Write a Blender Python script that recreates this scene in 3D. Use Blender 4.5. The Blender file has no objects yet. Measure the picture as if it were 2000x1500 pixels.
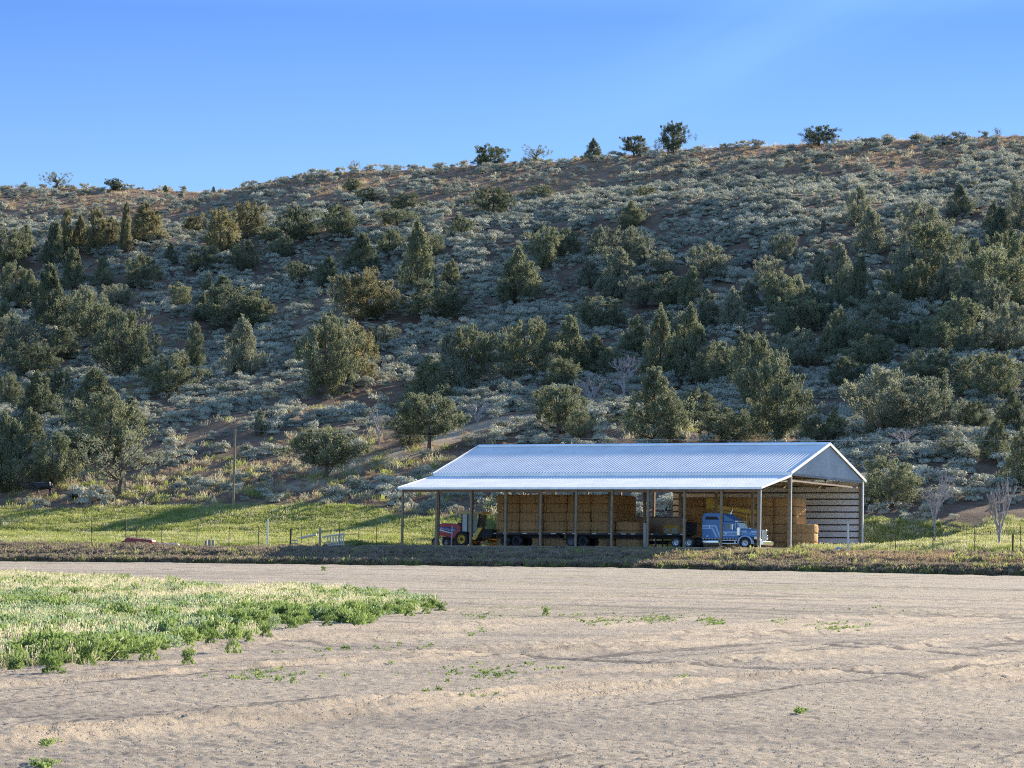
import bpy, bmesh, math, random
import numpy as np
from mathutils import Matrix, Vector, Euler
rng = np.random.default_rng(7)
random.seed(7)
scene = bpy.context.scene
COL = scene.collection
# ------------------------------------------------------------------ camera, light, exposure
CZ = 2.5                                   # camera height over the near field
F = 6933.0                                 # focal length in pixels of a 2000 px wide picture
PITCH, ROLL = 0.064920, 0.016921
cam = bpy.data.cameras.new("camera"); cam.sensor_width = 36.0; cam.lens = 36.0 * F / 2000.0
cam.clip_start = 0.5; cam.clip_end = 4000.0
camo = bpy.data.objects.new("camera", cam); COL.objects.link(camo)
camo.matrix_world = Matrix.Translation((0, 0, CZ)) @ Euler((math.pi / 2 + PITCH, 0, 0)).to_matrix().to_4x4() @ Matrix.Rotation(ROLL, 4, 'Z')
scene.camera = camo
SUN_AZ, SUN_EL = math.radians(37.5), math.radians(19.6)
world = bpy.data.worlds.new("World"); scene.world = world; world.use_nodes = True
wt = world.node_tree; bg = wt.nodes["Background"]
sky = wt.nodes.new("ShaderNodeTexSky"); sky.sky_type = 'NISHITA'; sky.sun_disc = False
sky.sun_elevation = SUN_EL; sky.sun_rotation = SUN_AZ
sky.air_density = 1.0; sky.dust_density = 0.2; sky.ozone_density = 3.0; sky.altitude = 1500
# tint painted in to darken the low sky, and a thin smoke streak, both in the sky itself
geo = wt.nodes.new("ShaderNodeTexCoord")
sepx = wt.nodes.new("ShaderNodeSeparateXYZ"); wt.links.new(geo.outputs["Generated"], sepx.inputs[0])
ramp = wt.nodes.new("ShaderNodeValToRGB")
mr = wt.nodes.new("ShaderNodeMapRange"); mr.inputs[1].default_value = 0.10; mr.inputs[2].default_value = 0.42
wt.links.new(sepx.outputs[2], mr.inputs[0]); wt.links.new(mr.outputs[0], ramp.inputs[0])
e = ramp.color_ramp.elements
e[0].position = 0.0; e[0].color = (0.26, 0.30, 0.37, 1)
e[1].position = 1.0; e[1].color = (1, 1, 1, 1)
for pz, cz in ((0.21, (0.155, 0.212, 0.345, 1)), (0.45, (0.42, 0.47, 0.56, 1))):
    el_ = e.new(pz); el_.color = cz
mul = wt.nodes.new("ShaderNodeMix"); mul.data_type = 'RGBA'; mul.blend_type = 'MULTIPLY'; mul.inputs[0].default_value = 1.0
wt.links.new(sky.outputs[0], mul.inputs[6]); wt.links.new(ramp.outputs[0], mul.inputs[7])
def wm(op, a, b):
    n = wt.nodes.new("ShaderNodeMath"); n.operation = op
    for k, v in enumerate((a, b)):
        if isinstance(v, (int, float)): n.inputs[k].default_value = v
        else: wt.links.new(v, n.inputs[k])
    return n.outputs[0]
su = wm('DIVIDE', sepx.outputs[0], sepx.outputs[1]); sv = wm('DIVIDE', sepx.outputs[2], sepx.outputs[1])
cmb = wt.nodes.new("ShaderNodeCombineXYZ"); wt.links.new(wm('MULTIPLY', su, 9.0), cmb.inputs[0]); wt.links.new(wm('MULTIPLY', wm('SUBTRACT', sv, wm('MULTIPLY', su, .45)), 60.0), cmb.inputs[1])
wn = wt.nodes.new("ShaderNodeTexNoise"); wn.inputs["Scale"].default_value = 1.0; wn.inputs["Detail"].default_value = 5
wt.links.new(cmb.outputs[0], wn.inputs[0])
dd_ = wm('DIVIDE', wm('ADD', wm('SUBTRACT', wm('SUBTRACT', sv, .142), wm('MULTIPLY', wm('SUBTRACT', su, .0216), .47)), wm('MULTIPLY', wm('SUBTRACT', wn.outputs[0], .5), .034)), .013)
band_ = wm('POWER', 2.718, wm('MULTIPLY', wm('MULTIPLY', dd_, dd_), -1.0))
wr = wt.nodes.new("ShaderNodeMapRange"); wr.inputs[1].default_value = -0.02; wr.inputs[2].default_value = 0.06; wr.inputs[4].default_value = 0.48
wt.links.new(su, wr.inputs[0])
fac_ = wm('MULTIPLY', wr.outputs[0], wm('MULTIPLY', band_, wm('ADD', wn.outputs[0], .35)))
scr = wt.nodes.new("ShaderNodeMix"); scr.data_type = 'RGBA'; scr.inputs[7].default_value = (0.78, 1.58, 2.7, 1)
wt.links.new(fac_, scr.inputs[0]); wt.links.new(mul.outputs[2], scr.inputs[6])
wt.links.new(scr.outputs[2], bg.inputs[0])
bg.inputs[1].default_value = 0.15
sun = bpy.data.lights.new("sun", 'SUN'); sun.energy = 5.0; sun.angle = math.radians(0.53); sun.color = (1.0, 0.88, 0.70)
suno = bpy.data.objects.new("sun", sun); COL.objects.link(suno)
sdir = Vector((math.sin(SUN_AZ) * math.cos(SUN_EL), math.cos(SUN_AZ) * math.cos(SUN_EL), math.sin(SUN_EL)))
suno.rotation_euler = sdir.to_track_quat('Z', 'Y').to_euler(); suno.location = sdir * 50
scene.view_settings.view_transform = 'Standard'; scene.view_settings.look = 'None'
scene.view_settings.exposure = 1.45; scene.view_settings.gamma = 1.0
scene.render.engine = 'CYCLES'
scene.cycles.use_denoising = False; scene.cycles.denoising_prefilter = 'ACCURATE'; scene.cycles.pixel_filter_type = 'BLACKMAN_HARRIS'; scene.cycles.filter_width = 1.1
scene.cycles.max_bounces = 6; scene.cycles.diffuse_bounces = 5; scene.cycles.glossy_bounces = 2
scene.cycles.transmission_bounces = 4; scene.cycles.transparent_max_bounces = 8

# ------------------------------------------------------------------ helpers
def tag(o, label=None, cat=None, group=None, kind=None):
    if label: o["label"] = label
    if cat: o["category"] = cat
    if group: o["group"] = group
    if kind: o["kind"] = kind
    return o
def smooth(t):
    t = np.clip(t, 0, 1); return t * t * (3 - 2 * t)
def hsh(ix, iy, s):
    h = (ix.astype(np.int64) * 374761393 + iy.astype(np.int64) * 668265263 + s * 1274126177) & 0x7fffffff
    h = (h ^ (h >> 13)) * 1274126177 & 0x7fffffff
    return ((h ^ (h >> 16)) & 0xffff) / 65535.0
def vnoise(x, y, s=0):
    x = np.asarray(x, float); y = np.asarray(y, float)
    ix = np.floor(x); iy = np.floor(y); fx = smooth(x - ix); fy = smooth(y - iy)
    a = hsh(ix, iy, s); b = hsh(ix + 1, iy, s); c = hsh(ix, iy + 1, s); d = hsh(ix + 1, iy + 1, s)
    return (a * (1 - fx) + b * fx) * (1 - fy) + (c * (1 - fx) + d * fx) * fy
def fbm(x, y, s=0, oct=4):
    v = 0; a = 0.5; t = 0
    for i in range(oct):
        v = v + a * vnoise(np.asarray(x) * 2 ** i + i * 17.3, np.asarray(y) * 2 ** i - i * 9.1, s + i); t += a; a *= 0.5
    return v / t * 2 - 1
def mesh_np(name, V, faces4, mat=None, parent=None, attrs=None, smoothf=False):
    V = np.asarray(V, np.float32); faces4 = np.asarray(faces4, np.int32)
    me = bpy.data.meshes.new(name); n = faces4.shape[1]
    me.vertices.add(len(V)); me.vertices.foreach_set("co", V.ravel())
    me.loops.add(faces4.size); me.loops.foreach_set("vertex_index", faces4.ravel())
    me.polygons.add(len(faces4)); me.polygons.foreach_set("loop_start", np.arange(0, faces4.size, n, dtype=np.int32))
    if smoothf: me.polygons.foreach_set("use_smooth", np.ones(len(faces4), bool))
    for k, a in (attrs or {}).items():
        at = me.attributes.new(k, 'FLOAT', 'POINT'); at.data.foreach_set("value", np.asarray(a, np.float32).ravel())
    me.update(calc_edges=True)
    if mat: me.materials.append(mat)
    return me
def link(name, me, parent=None, scn=True):
    o = bpy.data.objects.new(name, me)
    if scn: COL.objects.link(o)
    if parent: o.parent = parent
    return o
def empty(name, loc=(0, 0, 0), rz=0.0, label=None, cat=None, group=None):
    o = bpy.data.objects.new(name, None); COL.objects.link(o); o.location = loc; o.rotation_euler = (0, 0, rz)
    o.empty_display_size = 0.2
    return tag(o, label, cat, group)
def copy_tree(o, parent=None):
    c = o.copy(); COL.objects.link(c); c.parent = parent
    for ch in list(o.children): copy_tree(ch, c)
    return c
class MB:
    def __init__(s): s.v = []; s.f = []
    def add(s, vs, fs):
        b = len(s.v); s.v += [tuple(p) for p in vs]; s.f += [tuple(i + b for i in f) for f in fs]; return s
    def box(s, x0, x1, y0, y1, z0, z1):
        return s.add([(x0, y0, z0), (x1, y0, z0), (x1, y1, z0), (x0, y1, z0), (x0, y0, z1), (x1, y0, z1), (x1, y1, z1), (x0, y1, z1)],
                     [(0, 3, 2, 1), (4, 5, 6, 7), (0, 1, 5, 4), (1, 2, 6, 5), (2, 3, 7, 6), (3, 0, 4, 7)])
    def beam(s, p0, p1, w, h, up=(0, 0, 1)):
        p0 = Vector(p0); p1 = Vector(p1); d = (p1 - p0).normalized(); up = Vector(up)
        if abs(d.dot(up)) > 0.99: up = Vector((1, 0, 0))
        sd = d.cross(up).normalized(); u = sd.cross(d)
        vs = [p + sd * a * w / 2 + u * b * h / 2 for p in (p0, p1) for a, b in ((-1, -1), (1, -1), (1, 1), (-1, 1))]
        return s.add(vs, [(0, 3, 2, 1), (4, 5, 6, 7), (0, 1, 5, 4), (1, 2, 6, 5), (2, 3, 7, 6), (3, 0, 4, 7)])
    def cyl(s, p0, p1, r0, r1=None, n=12, cap=True):
        r1 = r0 if r1 is None else r1; p0 = Vector(p0); p1 = Vector(p1); d = (p1 - p0).normalized()
        a = d.orthogonal().normalized(); b = d.cross(a)
        vs = [p + (a * math.cos(t) + b * math.sin(t)) * r for p, r in ((p0, r0), (p1, r1)) for t in [2 * math.pi * i / n for i in range(n)]]
        fs = [(i, (i + 1) % n, n + (i + 1) % n, n + i) for i in range(n)]
        if cap: fs += [tuple(range(n - 1, -1, -1)), tuple(range(n, 2 * n))]
        return s.add(vs, fs)
    def prism(s, pts, y0, y1):                      # x,z outline extruded along y
        n = len(pts); vs = [(x, y0, z) for x, z in pts] + [(x, y1, z) for x, z in pts]
        fs = [tuple(range(n)), tuple(range(2 * n - 1, n - 1, -1))] + [(i, n + i, n + (i + 1) % n, (i + 1) % n) for i in range(n)]
        return s.add(vs, fs)
    def lathe(s, c, prof, n=28):                    # prof (r, y) round the y axis
        b = []; m = len(prof)
        vs = [(c[0] + r * math.cos(2 * math.pi * i / n), c[1] + y, c[2] + r * math.sin(2 * math.pi * i / n)) for i in range(n) for r, y in prof]
        fs = [(i * m + j, i * m + j + 1, ((i + 1) % n) * m + j + 1, ((i + 1) % n) * m + j) for i in range(n) for j in range(m - 1)]
        return s.add(vs, fs)
    def build(s, name, mat, parent=None, bevel=0.0, smoothf=False, loc=None):
        me = bpy.data.meshes.new(name); me.from_pydata([tuple(map(float, p)) for p in s.v], [], s.f)
        bm = bmesh.new(); bm.from_mesh(me); bmesh.ops.recalc_face_normals(bm, faces=bm.faces); bm.to_mesh(me); bm.free()
        if smoothf: me.polygons.foreach_set("use_smooth", np.ones(len(me.polygons), bool))
        me.materials.append(mat)
        o = link(name, me, parent)
        if loc: o.location = loc
        if bevel:
            m = o.modifiers.new("bevel", 'BEVEL'); m.width = bevel; m.segments = 2; m.limit_method = 'ANGLE'; m.angle_limit = 0.6
        return o

# ------------------------------------------------------------------ materials
def nodes(name):
    m = bpy.data.materials.new(name); m.use_nodes = True
    return m, m.node_tree, m.node_tree.nodes["Principled BSDF"]
def setc(p, col, rough=0.7, metal=0.0, spec=0.5):
    p.inputs["Base Color"].default_value = (*col, 1); p.inputs["Roughness"].default_value = rough
    p.inputs["Metallic"].default_value = metal; p.inputs["Specular IOR Level"].default_value = spec
def N(t, typ, **kw):
    n = t.nodes.new(typ)
    for k, v in kw.items(): n.inputs[k].default_value = v
    return n
def mixc(t, fac, a, b):
    n = t.nodes.new("ShaderNodeMix"); n.data_type = 'RGBA'
    for i, v in ((0, fac), (6, a), (7, b)):
        if isinstance(v, (tuple, list)): n.inputs[i].default_value = (*v[:3], 1)
        elif isinstance(v, (int, float)): n.inputs[i].default_value = v
        else: t.links.new(v, n.inputs[i])
    return n.outputs[2]
def rampf(t, src, a, b, lo=0.0, hi=1.0):
    n = t.nodes.new("ShaderNodeMapRange"); n.inputs[1].default_value = a; n.inputs[2].default_value = b
    n.inputs[3].default_value = lo; n.inputs[4].default_value = hi; t.links.new(src, n.inputs[0]); return n.outputs[0]
def noise(t, scale, detail=4, vec=None, rough=0.6, dist=0.0):
    n = N(t, "ShaderNodeTexNoise", Scale=scale, Detail=detail, Roughness=rough, Distortion=dist)
    if vec: t.links.new(vec, n.inputs["Vector"])
    return n.outputs[0]
def pos(t): return t.nodes.new("ShaderNodeNewGeometry").outputs["Position"]
def objc(t): return t.nodes.new("ShaderNodeTexCoord").outputs["Object"]
def attr(t, nm):
    n = t.nodes.new("ShaderNodeAttribute"); n.attribute_name = nm; return n.outputs["Fac"]
def bump(t, p, h, strength=0.5, dist=0.05):
    n = N(t, "ShaderNodeBump", Strength=strength, Distance=dist); t.links.new(h, n.inputs["Height"]); t.links.new(n.outputs[0], p.inputs["Normal"])
def plain(name, col, rough=0.7, metal=0.0, var=0.15, scale=3.0, spec=0.5, dirt=None):
    m, t, p = nodes(name); setc(p, col, rough, metal, spec)
    nz = noise(t, scale, 5, objc(t))
    c = mixc(t, rampf(t, nz, 0.3, 0.7), tuple(x * (1 - var) for x in col), tuple(min(1, x * (1 + var)) for x in col))
    if dirt: c = mixc(t, rampf(t, noise(t, scale * 0.7 + 1.1, 6, objc(t)), 0.5, 0.75, 0, 0.6), c, dirt)
    t.links.new(c, p.inputs["Base Color"]); return m
def leafmat(name, a, b, trans=0.35, scale=0.6, rough=0.75, c3=None, spec=0.25):
    m, t, p = nodes(name); out = t.nodes["Material Output"]; setc(p, a, rough, 0, spec)
    inf = t.nodes.new("ShaderNodeObjectInfo")
    nz = noise(t, scale, 3, pos(t))
    add = t.nodes.new("ShaderNodeMath"); add.operation = 'ADD'; t.links.new(nz, add.inputs[0])
    sc = t.nodes.new("ShaderNodeMath"); sc.operation = 'MULTIPLY_ADD'; t.links.new(inf.outputs["Random"], sc.inputs[0]); sc.inputs[1].default_value = 0.5; sc.inputs[2].default_value = -0.25
    t.links.new(sc.outputs[0], add.inputs[1])
    c = mixc(t, rampf(t, add.outputs[0], 0.25, 0.75), a, b)
    if c3: c = mixc(t, rampf(t, noise(t, scale * 4.0, 3, pos(t)), 0.55, 0.75), c, c3)
    t.links.new(c, p.inputs["Base Color"])
    tr = t.nodes.new("ShaderNodeBsdfTranslucent"); t.links.new(c, tr.inputs[0])
    mx = t.nodes.new("ShaderNodeMixShader"); mx.inputs[0].default_value = trans
    t.links.new(p.outputs[0], mx.inputs[1]); t.links.new(tr.outputs[0], mx.inputs[2]); t.links.new(mx.outputs[0], out.inputs[0])
    return m
M = {}
M["sage"] = leafmat("sagebrush", (0.26, 0.27, 0.205), (0.54, 0.535, 0.41), 0.26, 0.25, rough=0.7, spec=0.2)
M["jun_olive"] = leafmat("juniper_olive", (0.135, 0.155, 0.092), (0.25, 0.265, 0.15), 0.36, 0.35)
M["jun_sunlit"] = leafmat("juniper_sunlit_gold", (0.175, 0.165, 0.085), (0.28, 0.255, 0.13), 0.42, 0.35)  # golden sunlight on these crowns is put into the leaf colour
M["jun_dark"] = leafmat("juniper_dark", (0.12, 0.142, 0.085), (0.225, 0.24, 0.135), 0.38, 0.35)
M["jun_grey"] = leafmat("juniper_grey", (0.18, 0.20, 0.135), (0.30, 0.31, 0.21), 0.38, 0.35)
M["bark"] = plain("juniper_bark", (0.13, 0.095, 0.07), 0.9, var=0.35, scale=6)
M["deadwood"] = plain("dead_wood", (0.36, 0.32, 0.31), 0.85, var=0.25, scale=5)
M["dry"] = leafmat("dry_grass", (0.30, 0.215, 0.125), (0.47, 0.36, 0.22), 0.35, 0.5)
M["green"] = leafmat("pasture_green", (0.20, 0.25, 0.06), (0.37, 0.39, 0.125), 0.48, 0.12, c3=(0.45, 0.42, 0.19))
M["weed"] = leafmat("weed_green", (0.13, 0.20, 0.055), (0.27, 0.35, 0.11), 0.48, 0.7)
M["alfalfa"] = leafmat("field_forage", (0.20, 0.28, 0.14), (0.33, 0.41, 0.22), 0.48, 0.35)
M["cheat"] = leafmat("pale_seed_grass", (0.50, 0.46, 0.27), (0.68, 0.62, 0.42), 0.45, 0.5)
M["duskweed"] = leafmat("bank_weeds", (0.23, 0.185, 0.135), (0.36, 0.285, 0.20), 0.3, 0.4)
def galv(name, col=(0.62, 0.64, 0.66), rough=0.42, metal=0.65):
    m, t, p = nodes(name); setc(p, col, rough, metal)
    c = mixc(t, rampf(t, noise(t, 0.5, 4, objc(t)), 0.35, 0.65), tuple(x * 0.9 for x in col), tuple(min(1, x * 1.06) for x in col))
    t.links.new(c, p.inputs["Base Color"]); t.links.new(rampf(t, noise(t, 2.0, 3, objc(t)), 0.3, 0.7, rough - .06, rough + .08), p.inputs["Roughness"]); return m
M["roof"] = galv("galvanised_roof_sheet", (0.66, 0.66, 0.655), 0.5, 0.12)
M["gutter"] = galv("galvanised_gutter", (0.66, 0.69, 0.72), 0.32, 0.8)
M["gable"] = galv("galvanised_gable_sheet", (0.50, 0.52, 0.56), 0.5, 0.45)
M["wallin"] = plain("white_wall_liner", (0.88, 0.91, 0.96), 0.6, var=0.06)
M["trim"] = plain("white_metal_trim", (0.82, 0.82, 0.80), 0.45, var=0.05)
M["post"] = plain("weathered_timber", (0.27, 0.20, 0.125), 0.85, var=0.3, scale=4)
M["timber"] = plain("framing_timber", (0.30, 0.20, 0.13), 0.85, var=0.25, scale=4)
M["girt"] = plain("dark_girt_timber", (0.085, 0.055, 0.04), 0.85, var=0.25, scale=4)

# ------------------------------------------------------------------ terrain
YAW = 0.46598; BX, BY = 25.431, 320.993           # right front eave corner of the barn
FLOOR = 6.3
DR = np.array([math.cos(YAW), -math.sin(YAW)])     # barn length, to the right
DD = np.array([math.sin(YAW), math.cos(YAW)])      # barn depth, away
CREST = np.array([(-700, 372), (0, 366), (100, 369), (250, 368), (400, 376), (440, 373), (500, 359), (600, 341), (700, 333), (800, 331), (900, 325), (1000, 318), (1100, 315),
                  (1200, 306), (1300, 296), (1400, 288), (1500, 285), (1600, 280), (1700, 275), (1800, 273), (1900, 269), (2000, 265), (2700, 240)], float)
def ray(px, py):
    du, dv = np.asarray(px, float) - 1000, np.asarray(py, float) - 750
    cr, sr = math.cos(ROLL), math.sin(ROLL); u = (du * cr + dv * sr) / F; v = (-du * sr + dv * cr) / F
    c, s = math.cos(PITCH), math.sin(PITCH)
    Y = c + s * v; Z = s - c * v
    return u / Y, Z / Y                              # X/Y and (z-CZ)/Y
_cu, _cv = ray(CREST[:, 0], CREST[:, 1])
ZT = np.array([(300, 4.0), (306, 4.15), (308, 4.3), (311, 4.95), (315, 5.5), (320, 5.55), (328, 6.25), (340, 6.7), (352, 7.7), (362, 9.4), (372, 11.3), (385, 13.9), (402, 17.5)])
GT = np.array([(0, 0), (.042, .04), (.143, .119), (.277, .251), (.412, .398), (.55, .561), (.63, .664), (.832, .824), (1, 1)])
QC = 715.0                                         # crest line of the hill
def barn_ab(X, Y):
    dx, dy = X - BX, Y - BY
    return -(dx * DR[0] + dy * DR[1]), dx * DD[0] + dy * DD[1]
def hz(X, Y):
    X = np.asarray(X, float); Y = np.asarray(Y, float)
    q = Y + 0.45 * X
    zf = -2.5 + 0.022 * Y
    zt = np.interp(q, ZT[:, 0], ZT[:, 1])
    nb = fbm(X / 9, Y / 9, 3, 3)
    zt = zt + nb * 0.35 * smooth((q - 308) / 5) * (1 - smooth((q - 395) / 20))
    u = np.clip(X / np.maximum(Y, 1), -0.22, 0.22)
    vc = np.interp(u, _cu, _cv); Yc = QC / (1 + 0.45 * u); zc = vc * Yc
    t = (q - 402) / (QC - 402)
    g = np.interp(t, GT[:, 0], GT[:, 1])
    zh = 17.5 + (zc - 17.5) * g
    win = smooth(t / 0.15) * (1 - smooth((t - 0.8) / 0.2))
    zh = zh + win * (fbm((X + .3 * Y) / 42, (Y - .3 * X) / 60, 11, 3) * 3.6 + fbm(X / 11, Y / 11, 21, 3) * 0.55)
    zh = zh + fbm(X / 5, Y / 5, 31, 2) * 0.14
    zh = np.where(t > 1, zc - (q - QC) * 0.14, zh)
    z = np.where(q < 306, np.minimum(zf, 4.15 + (q - 306) * .022), np.where(q < 402, zt, zh))
    a, b = barn_ab(X, Y)                              # level pad under the barn
    d = np.maximum(np.maximum(-2.0 - a, a - 38.6), np.maximum((-7.7 - b) * 2.2, b - 19.6))
    w = 1 - smooth(d / 9.0)
    w = w * smooth((q - 312) / 5)
    z = z * (1 - w) + FLOOR * w
    return z + CZ
def hit(px, py, y0=28.0, y1=900.0):
    u, v = ray(px, py); Y = np.arange(y0, y1, 0.25)
    z = hz(u * Y, Y); k = np.nonzero(z >= v * Y + CZ)[0]
    y = Y[k[0]] if len(k) else QC / (1 + 0.45 * u)
    return float(u * y), float(y), float(hz(u * y, y))
def project(X, Y, Z):
    Z = Z - CZ; c, s = math.cos(PITCH), math.sin(PITCH)
    yc = Y * c + Z * s; zc = -Y * s + Z * c; u = F * X / yc; v = -F * zc / yc
    cr, sr = math.cos(ROLL), math.sin(ROLL); return 1000 + u * cr - v * sr, 750 + u * sr + v * cr
def grid_idx(nr, nc):
    i = np.arange(nr - 1)[:, None] * nc + np.arange(nc - 1)[None, :]
    return np.stack([i, i + 1, i + nc + 1, i + nc], -1).reshape(-1, 4)
def segd(X, Y, ax, ay, bx, by):
    dx, dy = bx - ax, by - ay; t = np.clip(((X - ax) * dx + (Y - ay) * dy) / (dx * dx + dy * dy), 0, 1)
    return np.hypot(X - ax - t * dx, Y - ay - t * dy)
# --- field sheet
us = np.concatenate([np.linspace(-0.5, -0.17, 40, endpoint=False), np.linspace(-0.17, 0.17, 620), np.linspace(0.17, 0.5, 41)[1:]])
ys = np.concatenate([np.linspace(2, 34, 30, endpoint=False), np.geomspace(34, 130, 620), np.geomspace(130, 330, 220)[1:]])
U, Yg = np.meshgrid(us, ys); Xg = U * Yg
q = Yg + .45 * Xg
Z = np.minimum(-2.5 + 0.022 * Yg, 4.15 + (q - 306) * .022)
Z = np.where(q > 304, Z - smooth((q - 304) / 10) * 3.0, Z)
near = np.exp(-((Yg - 30) / 140).clip(0, 9) ** 2)
d1 = np.array([.39, .92]); al = Xg * d1[0] + Yg * d1[1]; ac = Xg * d1[1] - Yg * d1[0]
ridge = 1 - np.abs(fbm(ac / 0.7, al / 9.0, 41, 4)) * 2.6
band = smooth((fbm(ac / 3.2, al / 40, 47, 2) + 0.05) / 0.35)
rough = fbm(Xg / .16, Yg / .22, 51, 3) * .035 + fbm(Xg / 1.6, Yg / 1.6, 55, 3) * .03
# shallow wheel ruts
rw = fbm(Xg / 3, Yg / 3, 61, 2) * .2 + fbm(Xg / .5, Yg / .5, 62, 2) * .12
trk = np.zeros_like(Z)
for (p0, p1, wd) in [((800, 1272), (1260, 1292), .22), ((1050, 1285), (1900, 1326), .30), ((1240, 1290), (1950, 1330), .18), ((1580, 1258), (2100, 1292), .30), ((1660, 1256), (2100, 1278), .18),
                     ((1180, 1285), (1750, 1305), .12), ((1900, 1250), (2100, 1256), .3)]:
    a0 = hit(*p0); a1 = hit(*p1)
    trk = np.maximum(trk, np.exp(-((segd(Xg, Yg, a0[0], a0[1], a1[0], a1[1]) + rw * .5) / (wd * 1.15)) ** 2))
Z = Z + CZ + near * (rough + (ridge.clip(0, 1) ** 3) * band * .12) - trk * (.045 + .03 * fbm(Xg / .3, Yg / .3, 58, 2))
lines = np.clip(1 - np.abs(fbm(ac / .55 + .15 * fbm(al / 6, ac / 2, 43, 2), al / 30.0, 44, 2)) * 9, 0, 1) * smooth((fbm(ac / 2.5, al / 30, 45, 2) - .02) / .3)
lines2 = np.clip(1 - np.abs(fbm((Xg + .2 * Yg) / 30.0, (Yg + .9 * Xg) / 2.4, 46, 2)) * 8, 0, 1) * smooth((fbm(Xg / 12, Yg / 9, 48, 2) + .1) / .4) * smooth((Yg - 62) / 25)
trk = np.maximum(trk, np.maximum(lines * near * .9, lines2 * .65))
far = smooth((Yg - 95) / 60)
strip = fbm((Xg + Yg * .5) / 45, Yg / 2.2 + Xg * .15, 71, 4) * 1.5
Z = Z + (1 - near) * (fbm((Xg + .3 * Yg) / 9, (Yg + .33 * Xg) / 1.3, 78, 3) * .075 + fbm(Xg / 1.2, Yg / 1.6, 79, 2) * .05)
pale = np.clip((ridge.clip(0, 1) ** 2) * band * near * .75 + fbm(Xg / 7, Yg / 9, 75, 3) * .25, 0, 1)
greenish = smooth((fbm(Xg / 14, (Yg + .33 * Xg) / 7, 81, 3) - .12) / .4) * far
M["field"], t, p = nodes("tilled_soil"); setc(p, (.3, .25, .2), .95, 0, .1)
P = pos(t)
c = mixc(t, rampf(t, noise(t, 0.35, 6, P), .35, .68), (.28, .226, .162), (.365, .30, .22))
c = mixc(t, rampf(t, noise(t, 9, 5, P), .42, .62), c, (.47, .40, .315))
c = mixc(t, rampf(t, noise(t, 26, 5, P), .54, .66, 0, .7), c, (.20, .155, .12))
c = mixc(t, rampf(t, noise(t, 48, 3, P), .56, .68, 0, .8), c, (.68, .57, .42))
c = mixc(t, attr(t, "pale"), c, (.54, .43, .30))
c = mixc(t, rampf(t, attr(t, "strip"), .0, .5, 0, .55), c, (.205, .175, .15))
gm = t.nodes.new("ShaderNodeMath"); gm.operation = 'MULTIPLY'; t.links.new(attr(t, "greenish"), gm.inputs[0]); t.links.new(rampf(t, noise(t, 1.6, 5, P), .42, .62, 0, .8), gm.inputs[1])
c = mixc(t, gm.outputs[0], c, (.22, .22, .09))
c = mixc(t, rampf(t, attr(t, "track"), .12, .7, 0, .85), c, (.10, .085, .078))
t.links.new(c, p.inputs["Base Color"])
bm1 = t.nodes.new("ShaderNodeMath"); bm1.operation = 'ADD'; t.links.new(noise(t, 22, 6, P, .75), bm1.inputs[0]); t.links.new(noise(t, 55, 3, P, .7), bm1.inputs[1])
bump(t, p, bm1.outputs[0], 0.85, 0.045)
V = np.stack([Xg, Yg, Z], -1).reshape(-1, 3)
fo = link("field", mesh_np("field", V, grid_idx(len(ys), len(us)), M["field"], attrs=dict(pale=pale, strip=strip, greenish=greenish, track=trk), smoothf=True))
tag(fo, kind="structure", label="bare tilled field of tan cloddy soil in the foreground")
# --- bank, pasture bench and hillside sheet
us2 = np.concatenate([np.linspace(-0.42, -0.18, 40, endpoint=False), np.linspace(-0.18, 0.18, 520), np.linspace(0.18, 0.42, 41)[1:]])
qs = np.concatenate([np.linspace(303, 330, 60, endpoint=False), np.linspace(330, 405, 130, endpoint=False), np.linspace(405, 730, 400, endpoint=False), np.linspace(730, 1300, 40)])
U, Q = np.meshgrid(us2, qs); Yg = Q / (1 + .45 * U); Xg = U * Yg
Zg = hz(Xg, Yg)
def bare_mask(X, Y):                               # open ground on the slope
    return smooth((fbm((X + .3 * Y) / 22, (Y - .2 * X) / 16, 91, 4) - .08) / .3)
def grass_edge(X, Y):
    q = Y + .45 * X; n = fbm(X / 10, Y / 10, 95, 3) * 7
    left = smooth((-X - 8) / 10); return q - np.where(X < 0, 363 + left * 5, 361) + n
CUT = [hit(*p_)[:2] for p_ in ((600, 948), (680, 915), (760, 893), (830, 872), (880, 852), (930, 834), (990, 818), (1060, 812))]
def cut_d(X, Y): return np.min(np.stack([segd(X, Y, *CUT[i], *CUT[i + 1]) for i in range(len(CUT) - 1)]), 0)
cutm = 1 - smooth((cut_d(Xg, Yg) - 1.6) / 2.2)
_a, _b = barn_ab(Xg, Yg); padm = 1 - smooth(np.maximum(np.maximum(-1 - _a, _a - 38), np.maximum(-8.2 - _b, _b - 20)) / 1.5)
bare = bare_mask(Xg, Yg); gr = 1 - smooth((grass_edge(Xg, Yg) + 4) / 10)
M["hill"], t, p = nodes("hillside_soil"); setc(p, (.2, .15, .11), .95, 0, .1); P = pos(t)
c = mixc(t, rampf(t, noise(t, 0.06, 5, P), .35, .65), (.115, .07, .047), (.19, .12, .08))
c = mixc(t, rampf(t, noise(t, 0.5, 5, P), .45, .7, 0, .7), c, (.23, .18, .12))
c = mixc(t, rampf(t, noise(t, 2.2, 4, P), .55, .7, 0, .6), c, (.12, .085, .065))
g = mixc(t, rampf(t, noise(t, .25, 5, P), .4, .65), (.13, .14, .045), (.26, .22, .11))
c = mixc(t, rampf(t, attr(t, "crest"), 0, 1, 0, .75), c, (.34, .205, .13))
c = mixc(t, attr(t, "grass"), c, g)
c = mixc(t, attr(t, "cut"), c, (.36, .28, .19))
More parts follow.
